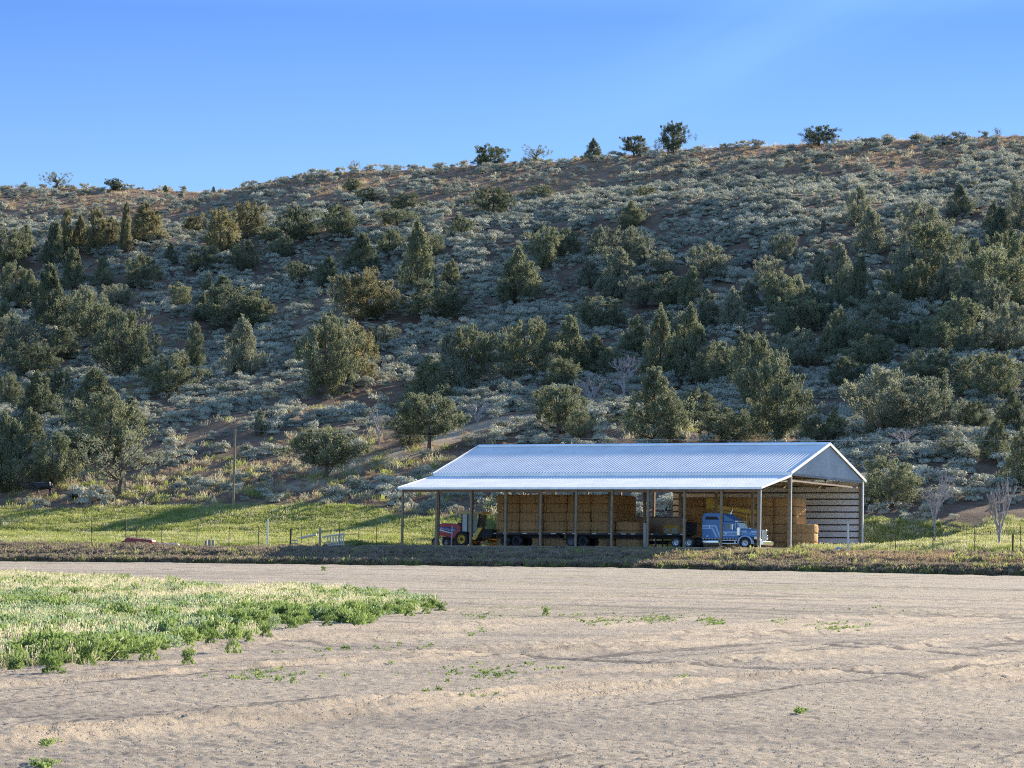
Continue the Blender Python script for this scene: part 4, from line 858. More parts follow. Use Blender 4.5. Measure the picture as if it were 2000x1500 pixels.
# ------------------------------------------------------------------ trees: (x base, y base, y top, width px, kind, tone)
TREES = {
 "S": [(110, 395, 335, 50, 'thin', 'o'), (222, 390, 348, 27, 'irr', 'o'), (323, 379, 362, 13, 'con', 'o'), (417, 381, 364, 10, 'con', 'd'), (692, 336, 313, 19, 'thin', 'g'), (957, 324, 282, 58, 'rnd', 'd'), (1047, 318, 284, 46, 'thin', 'd'),
       (1158, 313, 271, 37, 'con', 'd'), (1238, 300, 266, 42, 'umb', 'd'), (1283, 298, 278, 24, 'dead', ''), (1315, 294, 237, 50, 'irr', 'd'), (1475, 284, 271, 30, 'dead', ''), (1600, 286, 244, 56, 'rnd', 'd'), (1790, 282, 262, 22, 'rnd', 'd'), (1852, 278, 262, 16, 'dead', ''), (1948, 268, 249, 14, 'thin', 'd')],
 "U": [(128, 500, 409, 42, 'col', 'y'), (105, 520, 436, 55, 'con', 'o'), (187, 497, 409, 46, 'col', 'y'), (212, 482, 424, 42, 'irr', 'y'), (245, 492, 397, 30, 'con', 'y'), (283, 474, 397, 78, 'con', 'y'), (278, 562, 499, 62, 'rnd', 'o'), (332, 517, 476, 28, 'con', 'o'),
       (378, 458, 420, 42, 'irr', 'y'), (400, 530, 480, 60, 'rnd', 'o'), (430, 502, 407, 66, 'irr', 'y'), (480, 468, 391, 62, 'rnd', 'y'), (477, 532, 469, 56, 'irr', 'o'), (406, 571, 532, 24, 'con', 'o'), (525, 470, 440, 40, 'rnd', 'o')],
 "L": [(14, 527, 443, 68, 'rnd', 'o'), (28, 602, 511, 68, 'irr', 'o'), (140, 570, 486, 62, 'con', 'o'), (95, 648, 519, 84, 'con', 'd'), (230, 600, 553, 50, 'rnd', 'g'), (22, 702, 612, 82, 'rnd', 'g'), (175, 672, 569, 88, 'rnd', 'o'), (240, 738, 603, 92, 'irr', 'o'), (66, 738, 666, 82, 'rnd', 'o'),
       (280, 742, 659, 38, 'col', 'o'), (327, 767, 690, 97, 'rnd', 'o'), (380, 722, 633, 42, 'col', 'd'), (397, 627, 574, 42, 'con', 'o'), (461, 642, 557, 112, 'rnd', 'o'), (471, 733, 620, 80, 'con', 'g'), (508, 850, 799, 36, 'con', 'g')],
 "B": [(18, 802, 728, 46, 'irr', 'o'), (73, 822, 728, 92, 'con', 'o'), (111, 778, 718, 44, 'rnd', 'o'), (182, 832, 723, 112, 'con', 'o'), (213, 907, 766, 132, 'irr', 'o'), (8, 958, 807, 108, 'con', 'o'), (104, 952, 845, 90, 'irr', 'd'), (234, 970, 852, 128, 'thin', 'g')],
 "M": [(578, 472, 405, 60, 'irr', 'd'), (662, 467, 397, 64, 'irr', 'd'), (713, 395, 367, 36, 'rnd', 'd'), (689, 377, 346, 32, 'irr', 'd'), (794, 417, 376, 56, 'rnd', 'd'), (775, 442, 406, 62, 'rnd', 'o'), (963, 418, 363, 60, 'rnd', 'd'), (1056, 389, 361, 40, 'rnd', 'o'), (1263, 394, 363, 36, 'rnd', 'd'), (1233, 445, 394, 54, 'con', 'o'),
       (706, 537, 457, 72, 'con', 'd'), (672, 602, 534, 56, 'irr', 'g'), (715, 627, 524, 104, 'irr', 'y'), (812, 572, 432, 78, 'con', 'd'), (836, 502, 453, 52, 'rnd', 'o'), (852, 622, 547, 104, 'rnd', 'o'), (1012, 592, 486, 88, 'con', 'o'), (1063, 527, 444, 58, 'irr', 'o'), (1101, 508, 442, 54, 'rnd', 'o'), (1172, 507, 442, 58, 'con', 'g'),
       (1220, 522, 439, 78, 'rnd', 'g'), (1208, 582, 487, 88, 'con', 'g'), (1254, 526, 479, 54, 'con', 'g'), (1382, 547, 477, 72, 'rnd', 'g'), (1312, 602, 533, 84, 'irr', 'o')],
 "C": [(638, 772, 613, 98, 'irr', 'o'), (683, 742, 628, 84, 'rnd', 'y'), (751, 677, 634, 54, 'rnd', 'g'), (922, 762, 637, 90, 'irr', 'd'), (876, 767, 655, 74, 'con', 'g'), (836, 792, 699, 100, 'con', 'o'), (838, 880, 766, 106, 'umb', 'o'), (800, 872, 790, 60, 'rnd', 'd'), (636, 934, 833, 114, 'umb', 'd')],
 "D": [(1025, 737, 623, 90, 'rnd', 'd'), (1112, 732, 619, 74, 'con', 'o'), (1160, 732, 656, 78, 'con', 'd'), (1097, 762, 699, 64, 'irr', 'd'), (1088, 848, 749, 88, 'umb', 'd'), (1290, 742, 601, 76, 'con', 'o'), (1345, 747, 599, 94, 'con', 'o'), (1402, 762, 669, 88, 'irr', 'o'), (1280, 864, 721, 124, 'con', 'o'), (1422, 867, 794, 104, 'rnd', 'o'), (1430, 647, 564, 64, 'con', 'g'), (1172, 642, 576, 84, 'rnd', 'd'), (1470, 802, 651, 84, 'irr', 'o'), (1490, 852, 769, 54, 'irr', 'd'), (1515, 866, 688, 112, 'irr', 'o')],
 "R": [(1875, 422, 361, 56, 'con', 'g'), (1676, 442, 363, 46, 'irr', 'g'), (1698, 497, 406, 72, 'con', 'g'), (1606, 562, 493, 60, 'con', 'g'), (1529, 514, 455, 50, 'rnd', 'g'), (1608, 457, 429, 14, 'col', 'g'), (1801, 482, 389, 74, 'irr', 'g'), (1814, 552, 434, 114, 'irr', 'o'), (1955, 482, 406, 56, 'con', 'd'), (1996, 452, 353, 62, 'irr', 'g'),
       (1974, 562, 452, 92, 'irr', 'o'), (1948, 602, 482, 124, 'rnd', 'o'), (1735, 612, 531, 52, 'col', 'o'), (1678, 612, 500, 62, 'con', 'o'), (1520, 612, 531, 74, 'irr', 'o'), (1790, 602, 508, 64, 'irr', 'd'), (1885, 642, 548, 78, 'con', 'g'), (1937, 642, 546, 74, 'irr', 'g')],
 "Q": [(1565, 652, 574, 98, 'irr', 'o'), (1558, 722, 643, 74, 'irr', 'g'), (1616, 717, 634, 46, 'con', 'o'), (1672, 702, 626, 84, 'rnd', 'o'), (1725, 632, 564, 92, 'irr', 'g'), (1706, 672, 609, 62, 'con', 'g'), (1702, 722, 656, 94, 'irr', 'o'), (1758, 682, 629, 62, 'rnd', 'd'), (1788, 677, 627, 54, 'con', 'o'), (1832, 702, 627, 78, 'rnd', 'd'), (1868, 672, 584, 94, 'irr', 'o'), (1930, 684, 604, 48, 'con', 'g'), (1975, 692, 591, 84, 'irr', 'g'),
       (1811, 747, 681, 88, 'rnd', 'd'), (1722, 854, 718, 116, 'irr', 'g'), (1800, 854, 733, 114, 'irr', 'g'), (1838, 832, 744, 66, 'con', 'o'), (1912, 772, 691, 84, 'rnd', 'o'), (1950, 782, 690, 84, 'irr', 'o'), (1976, 852, 766, 68, 'con', 'd'), (1589, 872, 816, 62, 'irr', 'd'), (1738, 988, 893, 100, 'rnd', 'd'), (1994, 954, 841, 80, 'con', 'o')],
 "G": [(740, 872, 805, 40, 'dead', ''), (930, 832, 780, 60, 'dead', ''), (1152, 788, 733, 72, 'dead', ''), (1218, 778, 694, 64, 'dead', ''), (1765, 884, 838, 52, 'dead', ''), (1825, 1018, 915, 50, 'dead', ''), (1952, 1018, 925, 64, 'dead', '')],
}
for c_, l_ in {'R':[(1640,560,478,56,'con','g'),(1778,562,474,60,'irr','g'),(1652,602,522,56,'irr','o'),(1850,602,500,66,'con','g'),(1905,562,468,56,'con','o'),(1943,452,392,50,'con','g'),(1560,604,540,52,'con','g')],'Q':[(1640,692,602,64,'con','o'),(1592,642,562,62,'irr','o'),(1780,596,520,60,'con','g'),(1655,762,698,70,'irr','o'),(1690,802,738,62,'rnd','g'),(1872,762,700,64,'con','g'),(1902,842,782,62,'irr','o'),(1945,902,822,72,'con','o'),(1630,862,800,52,'con','o'),(1540,690,610,60,'con','o'),(1890,700,640,60,'rnd','o'),(1855,900,850,46,'rnd','g')],'L':[(58,602,530,56,'con','o'),(162,622,556,54,'irr','g'),(8,662,590,52,'con','d'),(120,702,640,64,'irr','o'),(200,562,502,44,'con','o'),(352,602,552,40,'rnd','o'),(432,602,540,60,'con','o'),(502,642,582,54,'irr','o'),(196,700,640,50,'con','d')],'B':[(150,902,838,84,'irr','o'),(58,882,800,76,'con','o'),(252,842,776,64,'con','g'),(30,722,662,54,'irr','o')],'U':[(552,502,458,44,'irr','o'),(602,472,430,42,'irr','d'),(155,490,420,40,'con','y'),(300,455,410,36,'col','y'),(50,500,440,40,'con','o')],'D':[(1060,692,630,54,'con','o'),(1130,858,800,52,'irr','o'),(1198,742,680,64,'irr','o'),(1242,692,618,66,'con','o'),(1318,682,606,74,'irr','g'),(1382,642,568,64,'con','g'),(1362,822,758,66,'irr','o'),(1452,722,648,66,'con','g'),(1252,602,540,64,'irr','g'),(1350,602,522,54,'con','o'),(1462,612,548,56,'con','g'),(1502,562,500,52,'rnd','g')],'M':[(900,472,420,42,'irr','o'),(1150,562,508,54,'con','g'),(1292,542,488,54,'irr','g'),(762,502,448,54,'irr','o'),(882,562,508,48,'con','o'),(640,562,498,54,'con','o'),(580,560,510,44,'irr','d')],'C':[(720,700,640,50,'con','o'),(590,720,660,52,'con','g'),(960,700,650,50,'con','d')]}.items(): TREES[c_] = TREES[c_] + l_
WHERE = {"S": "on the ridge skyline", "U": "in the golden upper left stand", "L": "on the left slope", "B": "at the left foot of the hill", "M": "on the middle upper slope", "C": "left of the barn roof on the slope", "D": "on the slope above the barn roof",
         "R": "on the right upper slope", "Q": "on the right lower slope", "G": "bare grey"}
GRP = {"S": "trees on the ridge skyline", "U": "junipers of the golden upper left stand", "L": "junipers on the left slope", "B": "junipers at the left foot of the hill", "M": "junipers on the middle upper slope", "C": "junipers left of the barn roof", "D": "junipers above the barn roof",
       "R": "junipers on the right upper slope", "Q": "junipers on the right lower slope", "G": "bare dead trees at the foot of the slope"}
SHP = {'con': 'conical', 'rnd': 'rounded', 'col': 'columnar', 'irr': 'ragged', 'umb': 'open-trunked', 'thin': 'sparse', 'dead': 'bare'}
TONE = {'o': 'olive', 'd': 'dark green', 'y': 'sunlit golden', 'g': 'grey-green', '': 'grey'}
TM = {'o': "jun_olive", 'd': "jun_dark", 'y': "jun_sunlit", 'g': "jun_grey"}
tr_rng = random.Random(5)
TREE_POS = []
for code, lst in TREES.items():
    lst = sorted(lst)
    for i, (px, yb, yt, w, kind, tone) in enumerate(lst):
        X, Y, z = hit(px, min(yb, 1030))
        if code == "S":                            # on the crest line itself
            u, _ = ray(px, yb); Y = (QC - 3) / (1 + .45 * float(u)); X = float(u) * Y; z = float(hz(X, Y))
        if px in (1825, 1952): Y = 338 / (1 + .45 * float(ray(px, 1018)[0])); X = float(ray(px, 1018)[0]) * Y; z = float(hz(X, Y))
        H = top_z(px, yt, Y) - z; W = w * Y / F * 1.06; H *= 1.03
        TREE_POS.append((X, Y, W))
        n = {1: "first"}.get(i + 1, ords[i]); pos_ = f"{n} from left"
        if kind == 'dead':
            lab = f"bare grey dead tree {'on the ridge skyline' if code == 'S' else 'at the slope foot'}, {n} " + ("tree from left there" if code == 'S' else "of them from left")
            t_ = empty("dead_tree", (X, Y, z), tr_rng.random() * 6.28, lab, "dead tree", GRP[code])
            me = DEAD[i % 4]; k = H / max(v.co.z for v in me.vertices); kw = W / (max(v.co.x for v in me.vertices) - min(v.co.x for v in me.vertices))
            b = link("branches", me, t_); t_.scale = (kw, kw, k); continue
        lab = f"{TONE[tone]} {SHP[kind]} juniper {WHERE[code]}, {pos_} there"
        t_ = empty("juniper_tree", (X, Y, z), tr_rng.random() * 6.28, lab, "tree", GRP[code])
        cm_, tm_ = tr_rng.choice(KIND[kind])
        t_.scale = (W / 4.7, W / 4.7, H / 6.0)
        c_ = link("crown", cm_, t_)
        if not cm_.materials: cm_.materials.append(M["jun_olive"])
        c_.material_slots[0].link = 'OBJECT'; c_.material_slots[0].material = M[TM[tone]]
        link("trunk", tm_, t_)

# ------------------------------------------------------------------ ground cover (stuff): instances scattered on point meshes
SRC = {}
def src(name, me):
    o = bpy.data.objects.new(name, me); return o     # not linked to the scene: only a shape to copy
def scatter(name, pts, scl, variants, label, idx=None, tilt=.12):
    pts = np.asarray(pts, np.float32); n = len(pts); r = np.random.default_rng(len(name) * 7 + n)
    me = bpy.data.meshes.new(name); me.vertices.add(n); me.vertices.foreach_set("co", pts.ravel())
    scl = np.asarray(scl, np.float32); scl = np.repeat(scl[:, None], 3, 1) if scl.ndim == 1 else scl
    rot = np.stack([r.normal(0, tilt, n), r.normal(0, tilt, n), r.random(n) * 6.283], 1).astype(np.float32)
    a = me.attributes.new("scl", 'FLOAT_VECTOR', 'POINT'); a.data.foreach_set("vector", scl.ravel())
    a = me.attributes.new("rot", 'FLOAT_VECTOR', 'POINT'); a.data.foreach_set("vector", rot.ravel())
    idx = r.integers(0, len(variants), n) if idx is None else idx
    a = me.attributes.new("idx", 'INT', 'POINT'); a.data.foreach_set("value", np.asarray(idx, np.int32))
    o = link(name, me); tag(o, label, None, None, "stuff")
    g = bpy.data.node_groups.new(name, 'GeometryNodeTree'); g.interface.new_socket("Geometry", in_out='INPUT', socket_type='NodeSocketGeometry'); g.interface.new_socket("Geometry", in_out='OUTPUT', socket_type='NodeSocketGeometry')
    gi = g.nodes.new("NodeGroupInput"); go = g.nodes.new("NodeGroupOutput"); jn = g.nodes.new("GeometryNodeJoinGeometry")
    def na(nm, ty):
        x = g.nodes.new("GeometryNodeInputNamedAttribute"); x.data_type = ty; x.inputs["Name"].default_value = nm; return next(s for s in x.outputs if s.enabled and s.name == "Attribute")
    S_, R_, I_ = na("scl", 'FLOAT_VECTOR'), na("rot", 'FLOAT_VECTOR'), na("idx", 'INT')
    er = g.nodes.new("FunctionNodeEulerToRotation"); g.links.new(R_, er.inputs[0])
    for k, so in enumerate(variants):
        cp = g.nodes.new("FunctionNodeCompare"); cp.data_type = 'INT'; cp.operation = 'EQUAL'
        ins = [s for s in cp.inputs if s.enabled]; g.links.new(I_, ins[0]); ins[1].default_value = k
        oi = g.nodes.new("GeometryNodeObjectInfo"); oi.inputs["Object"].default_value = so; oi.inputs["As Instance"].default_value = True
        ip = g.nodes.new("GeometryNodeInstanceOnPoints")
        g.links.new(gi.outputs[0], ip.inputs["Points"]); g.links.new(cp.outputs[0], ip.inputs["Selection"]); g.links.new(oi.outputs["Geometry"], ip.inputs["Instance"])
        g.links.new(er.outputs[0], ip.inputs["Rotation"]); g.links.new(S_, ip.inputs["Scale"]); g.links.new(ip.outputs[0], jn.inputs[0])
    g.links.new(jn.outputs[0], go.inputs[0])
    md = o.modifiers.new("scatter", 'NODES'); md.node_group = g
    return o
def dome(n, R, H, seed, ln, wd, up=.5, tufts=7, face=False):
    global rng; rng = np.random.default_rng(seed)
    tc = np.stack([rng.normal(0, R * .5, tufts), rng.normal(0, R * .5, tufts), H * (.45 + .35 * rng.random(tufts))], 1); ci = rng.integers(0, tufts, n)
    d = rnd(n); d[:, 2] = np.abs(d[:, 2]); rad = rng.random(n) ** .4
    C = tc[ci] + d * rad[:, None] * np.array([R * .55, R * .55, H * .42]); low = rng.random(n) < .4
    C[low] = d[low] * np.array([R * .85, R * .85, H * .5]); C[:, 2] = np.maximum(C[:, 2], .03)
    if face:                                        # small leaves lying on the dome
        D = rnd(n); D = D - (D * d).sum(1, keepdims=True) * d + np.array([0, 0, .25]); W_ = d + rnd(n) * .35
    else: D = d * .7 + np.array([0, 0, up]) + rnd(n) * .5; W_ = rnd(n)
    return quads(C, D, W_, ln * (.6 + .8 * rng.random(n)), wd * (.6 + .8 * rng.random(n)))
def tuft(n, R, H, seed, w, spread=.5, heads=False):
    global rng; rng = np.random.default_rng(seed)
    b = np.stack([rng.normal(0, R, n), rng.normal(0, R, n), np.zeros(n)], 1); D = np.stack([rng.normal(0, spread, n), rng.normal(0, spread, n), np.ones(n)], 1); D /= np.linalg.norm(D, axis=1, keepdims=True)
    l = H * (.5 + .6 * rng.random(n)); V, Fq = quads(b + D * (l / 2)[:, None], D, rnd(n), l, np.full(n, w) * (.6 + .8 * rng.random(n)))
    if heads:
        C = b + D * l[:, None]; V2, F2 = quads(C, D + rnd(n) * .3, rnd(n), l * .2, np.full(n, w * 1.9)); Fq = np.concatenate([Fq, F2 + len(V)]); V = np.concatenate([V, V2])
    return V, Fq
def mk(nm, VF, mat): return src(nm, mesh_np(nm, VF[0], VF[1], M[mat]))
sage_me = [mk("sage_shape", dome(760, .55, .80, 100 + s, .105, .062, tufts=9, face=True), "sage") for s in range(5)]
# --- sagebrush
R0 = np.random.default_rng(21)
def poly_field(n, q0, q1, umax=.20):
    u = R0.uniform(-umax, umax, n); q = np.sqrt(R0.uniform(q0 ** 2, q1 ** 2, n)); Y = q / (1 + .45 * u); return u * Y, Y
X, Y = poly_field(80000, 350, 728)
q = Y + .45 * X
dens = (1 - .93 * bare_mask(X, Y)) * smooth((grass_edge(X, Y) - 0) / 8)
a, b = barn_ab(X, Y); dens *= (np.maximum(np.maximum(-1 - a, a - 38), np.maximum(-8 - b, b - 20.5)) > 0)
lowleft = smooth((-X - 5) / 15) * (1 - smooth((q - 392) / 12)); dens *= 1 - lowleft * (.55 + .4 * np.sign(fbm(X / 7, Y / 7, 131, 3)))
dens *= smooth((cut_d(X, Y) - 2.2) / 1.5)
dens *= .235 * (1 - .66 * smooth((q - 640) / 55)) * (.55 + .9 * smooth((fbm(X / 4, Y / 4, 133, 2) + .3) / .6))
for cx_, cy_ in COWS: dens *= np.hypot(X - cx_ + .6, (Y - cy_ + 2.0) * .6) > 1.5
keep = R0.random(len(X)) < dens; X, Y = X[keep], Y[keep]; q = Y + .45 * X
Zs = hz(X, Y); s = (.62 + 1.0 * R0.random(len(X)) ** 1.7) * 1.22
s *= 1 + .25 * fbm(X / 14, Y / 14, 141, 2)
size = s / Y; big = np.argsort(-size * (np.abs(X / Y) < .150) * (q < 470))[:280]
ind = np.zeros(len(X), bool); ind[big] = True
scatter("sagebrush_cover", np.stack([X, Y, Zs - .04], 1)[~ind], np.stack([s * 1.1, s * 1.1, s], 1)[~ind], sage_me, "dense grey-green sagebrush covering the whole hillside between the junipers")
for j in np.nonzero(ind)[0]:
    o = link("sagebrush", sage_me[j % 5].data); o.location = (X[j], Y[j], Zs[j] - .04); o.rotation_euler = (0, 0, R0.random() * 6.28); o.scale = (s[j] * 1.1, s[j] * 1.1, s[j])
    ppx = project(X[j], Y[j], Zs[j])[0]
    wh = "at the hill's left foot" if ppx < 600 else ("on the lower slope behind the barn" if ppx < 1690 else "at the hill's right foot")
    tag(o, f"large rounded grey-green sagebrush bush {wh}", "sagebrush", f"large sagebrush bushes {wh}")
# --- pasture grass
green_me = [mk("pasture_tuft", tuft(46, .34, .62, 200 + s, .04, .5), "green") for s in range(3)]
seed_me = [mk("seed_tuft", tuft(40, .32, .66, 210 + s, .022, .45, True), "cheat") for s in range(2)]
X, Y = poly_field(150000, 318, 372, .19)
ge = grass_edge(X, Y); a, b = barn_ab(X, Y)
inb = np.maximum(np.maximum(-1.0 - a, a - 37.6), np.maximum(-9.0 - b, b - 19.4)) < 0
dens = (1 - smooth((ge + 2) / 6)) * (~inb) * (.45 + .55 * smooth((fbm(X / 6, Y / 5, 151, 3) + .35) / .5)) * smooth((Y + .45 * X - np.where(X > 18, 322, 318)) / 5) * ~((a > -4) & (a < 40) & (b < 0))
dens *= 1 - .9 * np.exp(-((ray(0, 0)[0] * 0 + (Y + .45 * X) - 353) / 3.0) ** 2) * (X / Y < -.105)      # dirt track at far left
keep = R0.random(len(X)) < dens * .95; X, Y = X[keep], Y[keep]
idx = np.where(R0.random(len(X)) < .08 + .14 * (X > 0), R0.integers(3, 5, len(X)), R0.integers(0, 3, len(X)))
scatter("pasture_grass", np.stack([X, Y, hz(X, Y) - .02], 1), (.38 + .45 * R0.random(len(X)) ** 1.5) * (1 + .35 * fbm(X / 5, Y / 4, 155, 2)), green_me + seed_me, "tall sunlit yellow-green pasture grass on the bench behind the fence", idx)
# sparse dry grass on the lower left bench and open slope
X, Y = poly_field(50000, 345, 728, .19); q = Y + .45 * X
dens = np.where(q < 402, smooth((grass_edge(X, Y)) / 6) * (X < 5) * .8, bare_mask(X, Y) * .25 + .45 * smooth((q - 630) / 60))
a, b = barn_ab(X, Y); dens = dens * (np.maximum(np.maximum(-1 - a, a - 38), np.maximum(-8 - b, b - 21)) > 0)
keep = R0.random(len(X)) < dens; X, Y = X[keep], Y[keep]
dry_me = [mk("dry_tuft", tuft(44, .22, .42, 220 + s, .03, .5), "dry") for s in range(3)]
scatter("dry_grass", np.stack([X, Y, hz(X, Y) - .02], 1), .7 + .6 * R0.random(len(X)), dry_me + green_me[:1] + seed_me[:1], "sparse dry bunch grass on the lower slope and open soil", np.where(Y + .45 * X > 560, R0.choice(5, len(X), p=[.31, .31, .31, .0, .07]), R0.choice(5, len(X), p=[.2, .2, .2, .22, .18])))
# --- bank weeds
bank_me = [mk("bank_weed", dome(150, .42, .5, 300 + s, .16, .05, .9, 6), "duskweed") for s in range(3)]
X, Y = poly_field(42000, 305, 322, .19); q = Y + .45 * X
n1 = fbm(X / 4, Y / 3, 161, 3)
a, b = barn_ab(X, Y); keep = R0.random(len(X)) < np.where(q < 319, .85, .35) * smooth((n1 + .75) / .6); keep &= ~((b > -8.0) & (a > -1) & (a < 38))
X, Y, q, n1 = X[keep], Y[keep], q[keep], n1[keep]
r_ = R0.random(len(X)); toe = q < 308.2
rightside = smooth((X / Y + .0) / .05)
idx = np.where(toe, np.where(r_ < .16, 6, R0.integers(2, 6, len(X))), np.where(r_ < .42 + .5 * rightside + n1 * .4, R0.integers(0, 3, len(X)), np.where(r_ < .95, R0.integers(3, 6, len(X)), 6)))
sc_ = (.7 + .6 * R0.random(len(X))) * np.where(toe, .9, 1.0) * np.where(q > 313.2, .74, 1.0)
scatter("bank_weeds", np.stack([X, Y, hz(X, Y) - .03], 1), sc_, dry_me + bank_me + green_me[:1], "dry straw and dusky weeds covering the earth bank before the barn", idx)
# --- forage patch at the left of the field
POLY = [(-260, 1330), (0, 1312), (60, 1304), (110, 1310), (170, 1296), (230, 1288), (300, 1283), (350, 1270), (400, 1258), (455, 1252), (500, 1240), (560, 1224), (640, 1213), (700, 1220), (780, 1203), (830, 1196), (850, 1188), (838, 1174), (760, 1162), (690, 1158), (600, 1156), (500, 1160), (440, 1152), (300, 1143), (200, 1131), (0, 1126), (-260, 1122)]
PW = np.array([hit(*p_)[:2] for p_ in POLY])
def inside(X, Y, P):
    c = np.zeros(len(X), bool); j = len(P) - 1
    for i in range(len(P)):
        xi, yi = P[i]; xj, yj = P[j]
        c ^= ((yi > Y) != (yj > Y)) & (X < (xj - xi) * (Y - yi) / (yj - yi + 1e-12) + xi); j = i
    return c
weed_me = [mk("weed_leafy", dome(330, .30, .50, 400 + s, .085, .035, .9, 9), "weed") for s in range(4)]
alf_me = [mk("forage_shape", dome(150, .22, .34, 420 + s, .06, .03, .8, 7), "alfalfa") for s in range(3)]
cht_me = [mk("seed_grass_shape", tuft(60, .18, .42, 430 + s, .009, .55, True), "cheat") for s in range(3)]
lo_, hi_ = PW.min(0), PW.max(0); n = 110000
X = R0.uniform(lo_[0], hi_[0], n); Y = np.sqrt(R0.uniform(lo_[1] ** 2, hi_[1] ** 2, n)) if False else R0.uniform(lo_[1], hi_[1], n)
keep = inside(X + fbm(X / 2, Y / 3, 171, 2) * .7, Y + fbm(X / 2, Y / 3, 172, 2) * 2.4, PW) & (X / Y > -.19); X, Y = X[keep], Y[keep]
rowpx = project(X, Y, hz(X, Y)); nz = fbm(X / 3.5, Y / 9, 181, 3); nz2 = fbm(X / 2.2, Y / 5, 183, 3)
edge = np.min(np.stack([segd(X, Y, *PW[i], *PW[i + 1]) for i in range(len(PW) - 1)]), 0)
nearedge = 1 - smooth((edge - .4) / np.where(Y < 130, 2.2, 1.0))
pa = np.clip(.08 + nz * .75 + .55 * smooth((Y - 105) / 50), .04, .85) * (1 - .6 * nearedge)    # pale seed grass share
pg = np.clip(.22 + nz2 * .8 + .6 * nearedge * (Y < 125), .03, .9)
r1, r2 = R0.random(len(X)), R0.random(len(X))
kindi = np.where(r1 < pa, R0.integers(7, 10, len(X)), np.where(r2 < pg, R0.integers(0, 4, len(X)), R0.integers(4, 7, len(X))))
s = (.5 + .6 * R0.random(len(X)) ** 1.5) * (1 + .45 * fbm(X / 1.5, Y / 3, 187, 2)) * np.where(kindi < 4, np.where(Y > 110, .8, .62 + .3 * R0.random(len(X))), 1.0)
keep = R0.random(len(X)) < np.where(Y < 90, 1.0, .8) * (.12 + .88 * smooth((edge + nz2 * 1.6 - .2) / np.where(Y < 130, 1.9, 5.0)))
scatter("forage_crop", np.stack([X, Y, hz(X, Y) - .03], 1)[keep], s[keep], weed_me + alf_me + cht_me, "patch of green forage and pale seed grass growing in the field", kindi[keep])
# weeds standing free at the edge of the patch and out in the field
WB = [(105, 1316, 62, 42), (168, 1302, 55, 50), (240, 1290, 40, 30), (292, 1290, 55, 42), (368, 1298, 36, 34), (362, 1268, 52, 42), (413, 1262, 38, 36), (456, 1276, 44, 52), (488, 1260, 32, 32), (520, 1246, 38, 30), (570, 1230, 38, 26), (640, 1222, 30, 20), (700, 1224, 26, 18), (800, 1204, 30, 24), (832, 1200, 26, 24), (863, 1194, 26, 18), (1066, 1202, 20, 19), (632, 1114, 14, 8)]
for i, (px, yb, w, h) in enumerate(sorted(WB)):
    X_, Y_, z_ = hit(px, yb); m_ = Y_ / F
    o = link("weed_bush", weed_me[i % 4].data); o.location = (X_, Y_, z_ - .02); o.scale = (w * m_ / .72, w * m_ / .72, h * m_ / .52); o.rotation_euler = (0, 0, R0.random() * 6.28)
    lab = {1066: "lone small green weed bush standing out in the bare field", 632: "tiny pale weed at the far edge of the field below the bank"}.get(px, f"leafy green weed bush on the crop patch's near edge, {ords[i if px < 632 else i - 1]} from left")
    tag(o, lab, "weed", "weed bushes along the edge of the crop patch")
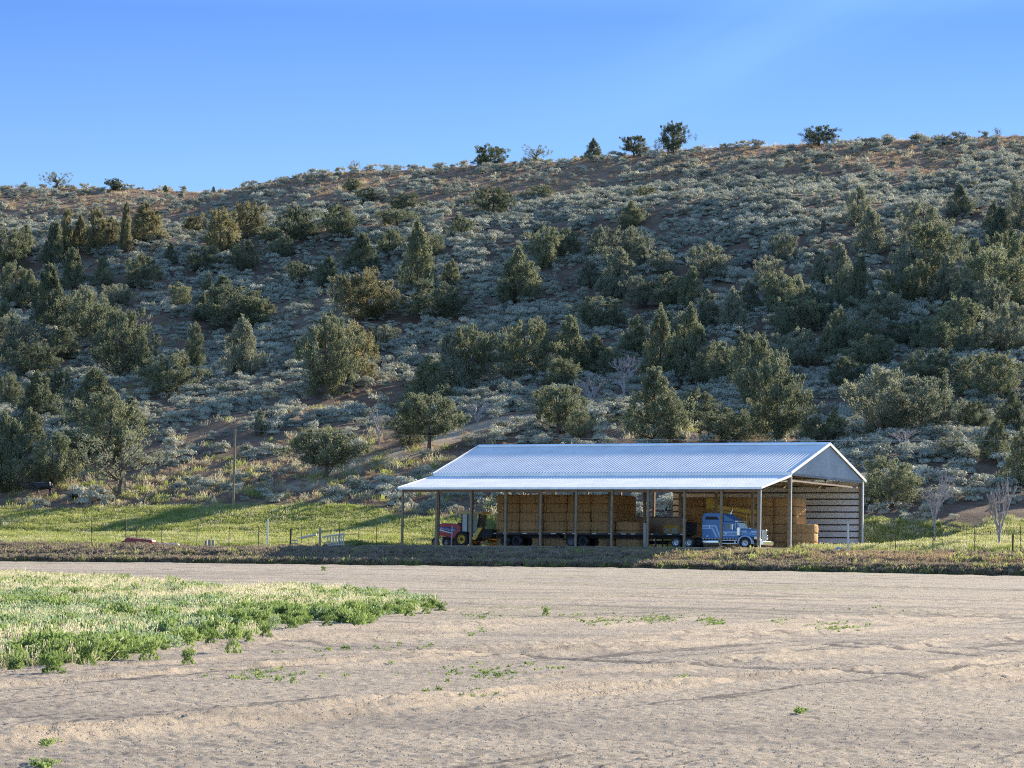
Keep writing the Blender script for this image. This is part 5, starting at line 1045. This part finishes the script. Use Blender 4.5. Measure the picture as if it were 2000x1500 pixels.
# sparse sprouts and clods on the bare field
SP = [(1185, 1210, 60, 8, 240), (1290, 1207, 50, 8, 240), (1385, 1212, 22, 7, 160), (1405, 1218, 14, 4, 90), (1640, 1226, 60, 9, 260), (1520, 1217, 40, 6, 60), (1130, 1200, 40, 6, 70), (940, 1200, 60, 10, 120), (900, 1350, 90, 14, 70), (520, 1310, 110, 12, 90), (90, 1432, 16, 6, 60), (85, 1475, 18, 6, 60), (110, 1426, 18, 5, 30), (1345, 1325, 30, 8, 50), (1560, 1388, 8, 3, 26), (960, 1308, 120, 14, 120), (700, 1260, 150, 16, 120), (1750, 1190, 240, 12, 120), (930, 1230, 30, 10, 30)]
pp = []
for px, py, rx, ry, n in SP:
    for _ in range(n):
        t_ = R0.normal(0, .5, 2); pp.append((px + t_[0] * rx, py + t_[1] * ry))
pp = np.array(pp); u, v = ray(pp[:, 0], pp[:, 1]); Yp = -CZ / (v - .022); Xp = u * Yp; ok = (Yp > 30) & (Yp < 295); Xp, Yp = Xp[ok], Yp[ok]
keep_ = R0.random(len(Xp)) < np.where(Yp < 110, .4, .22); Xp, Yp = Xp[keep_], Yp[keep_]
spr_me = [mk("sprout_shape", dome(26, .09, .09, 500 + s, .05, .028, .5, 4), "weed") for s in range(3)]
scatter("field_sprouts", np.stack([Xp, Yp, hz(Xp, Yp) + .01], 1), .3 + .5 * R0.random(len(Xp)), spr_me, "sparse low green sprouts scattered over the bare tilled field")
def clod(seed):
    bm = bmesh.new(); bmesh.ops.create_icosphere(bm, subdivisions=1, radius=.03); r = random.Random(seed)
    for v in bm.verts: v.co = Vector((v.co.x * r.uniform(.7, 1.5), v.co.y * r.uniform(.7, 1.4), v.co.z * r.uniform(.5, .95)))
    me = bpy.data.meshes.new("clod_shape"); bm.to_mesh(me); bm.free(); me.materials.append(M["clod"]); return src("clod_shape", me)
M["clod"], t, p = nodes("soil_clod"); setc(p, (.35, .28, .22), .95, 0, .1); inf = t.nodes.new("ShaderNodeObjectInfo")
t.links.new(mixc(t, inf.outputs["Random"], (.40, .32, .235), (.66, .55, .41)), p.inputs["Base Color"])
n = 26000; Yc_ = 36 + 105 * R0.random(n) ** 1.35; Xc_ = R0.uniform(-.165, .165, n) * Yc_
keep = ~inside(Xc_, Yc_, PW); Xc_, Yc_ = Xc_[keep], Yc_[keep]
zc_ = np.array(-2.5 + .022 * Yc_ + CZ)
scatter("soil_clods", np.stack([Xc_, Yc_, zc_ + .004], 1), (.12 + .42 * R0.random(len(Xc_)) ** 4), [clod(s) for s in range(4)], "small dry soil clods and gravel strewn over the tilled field", tilt=.5)
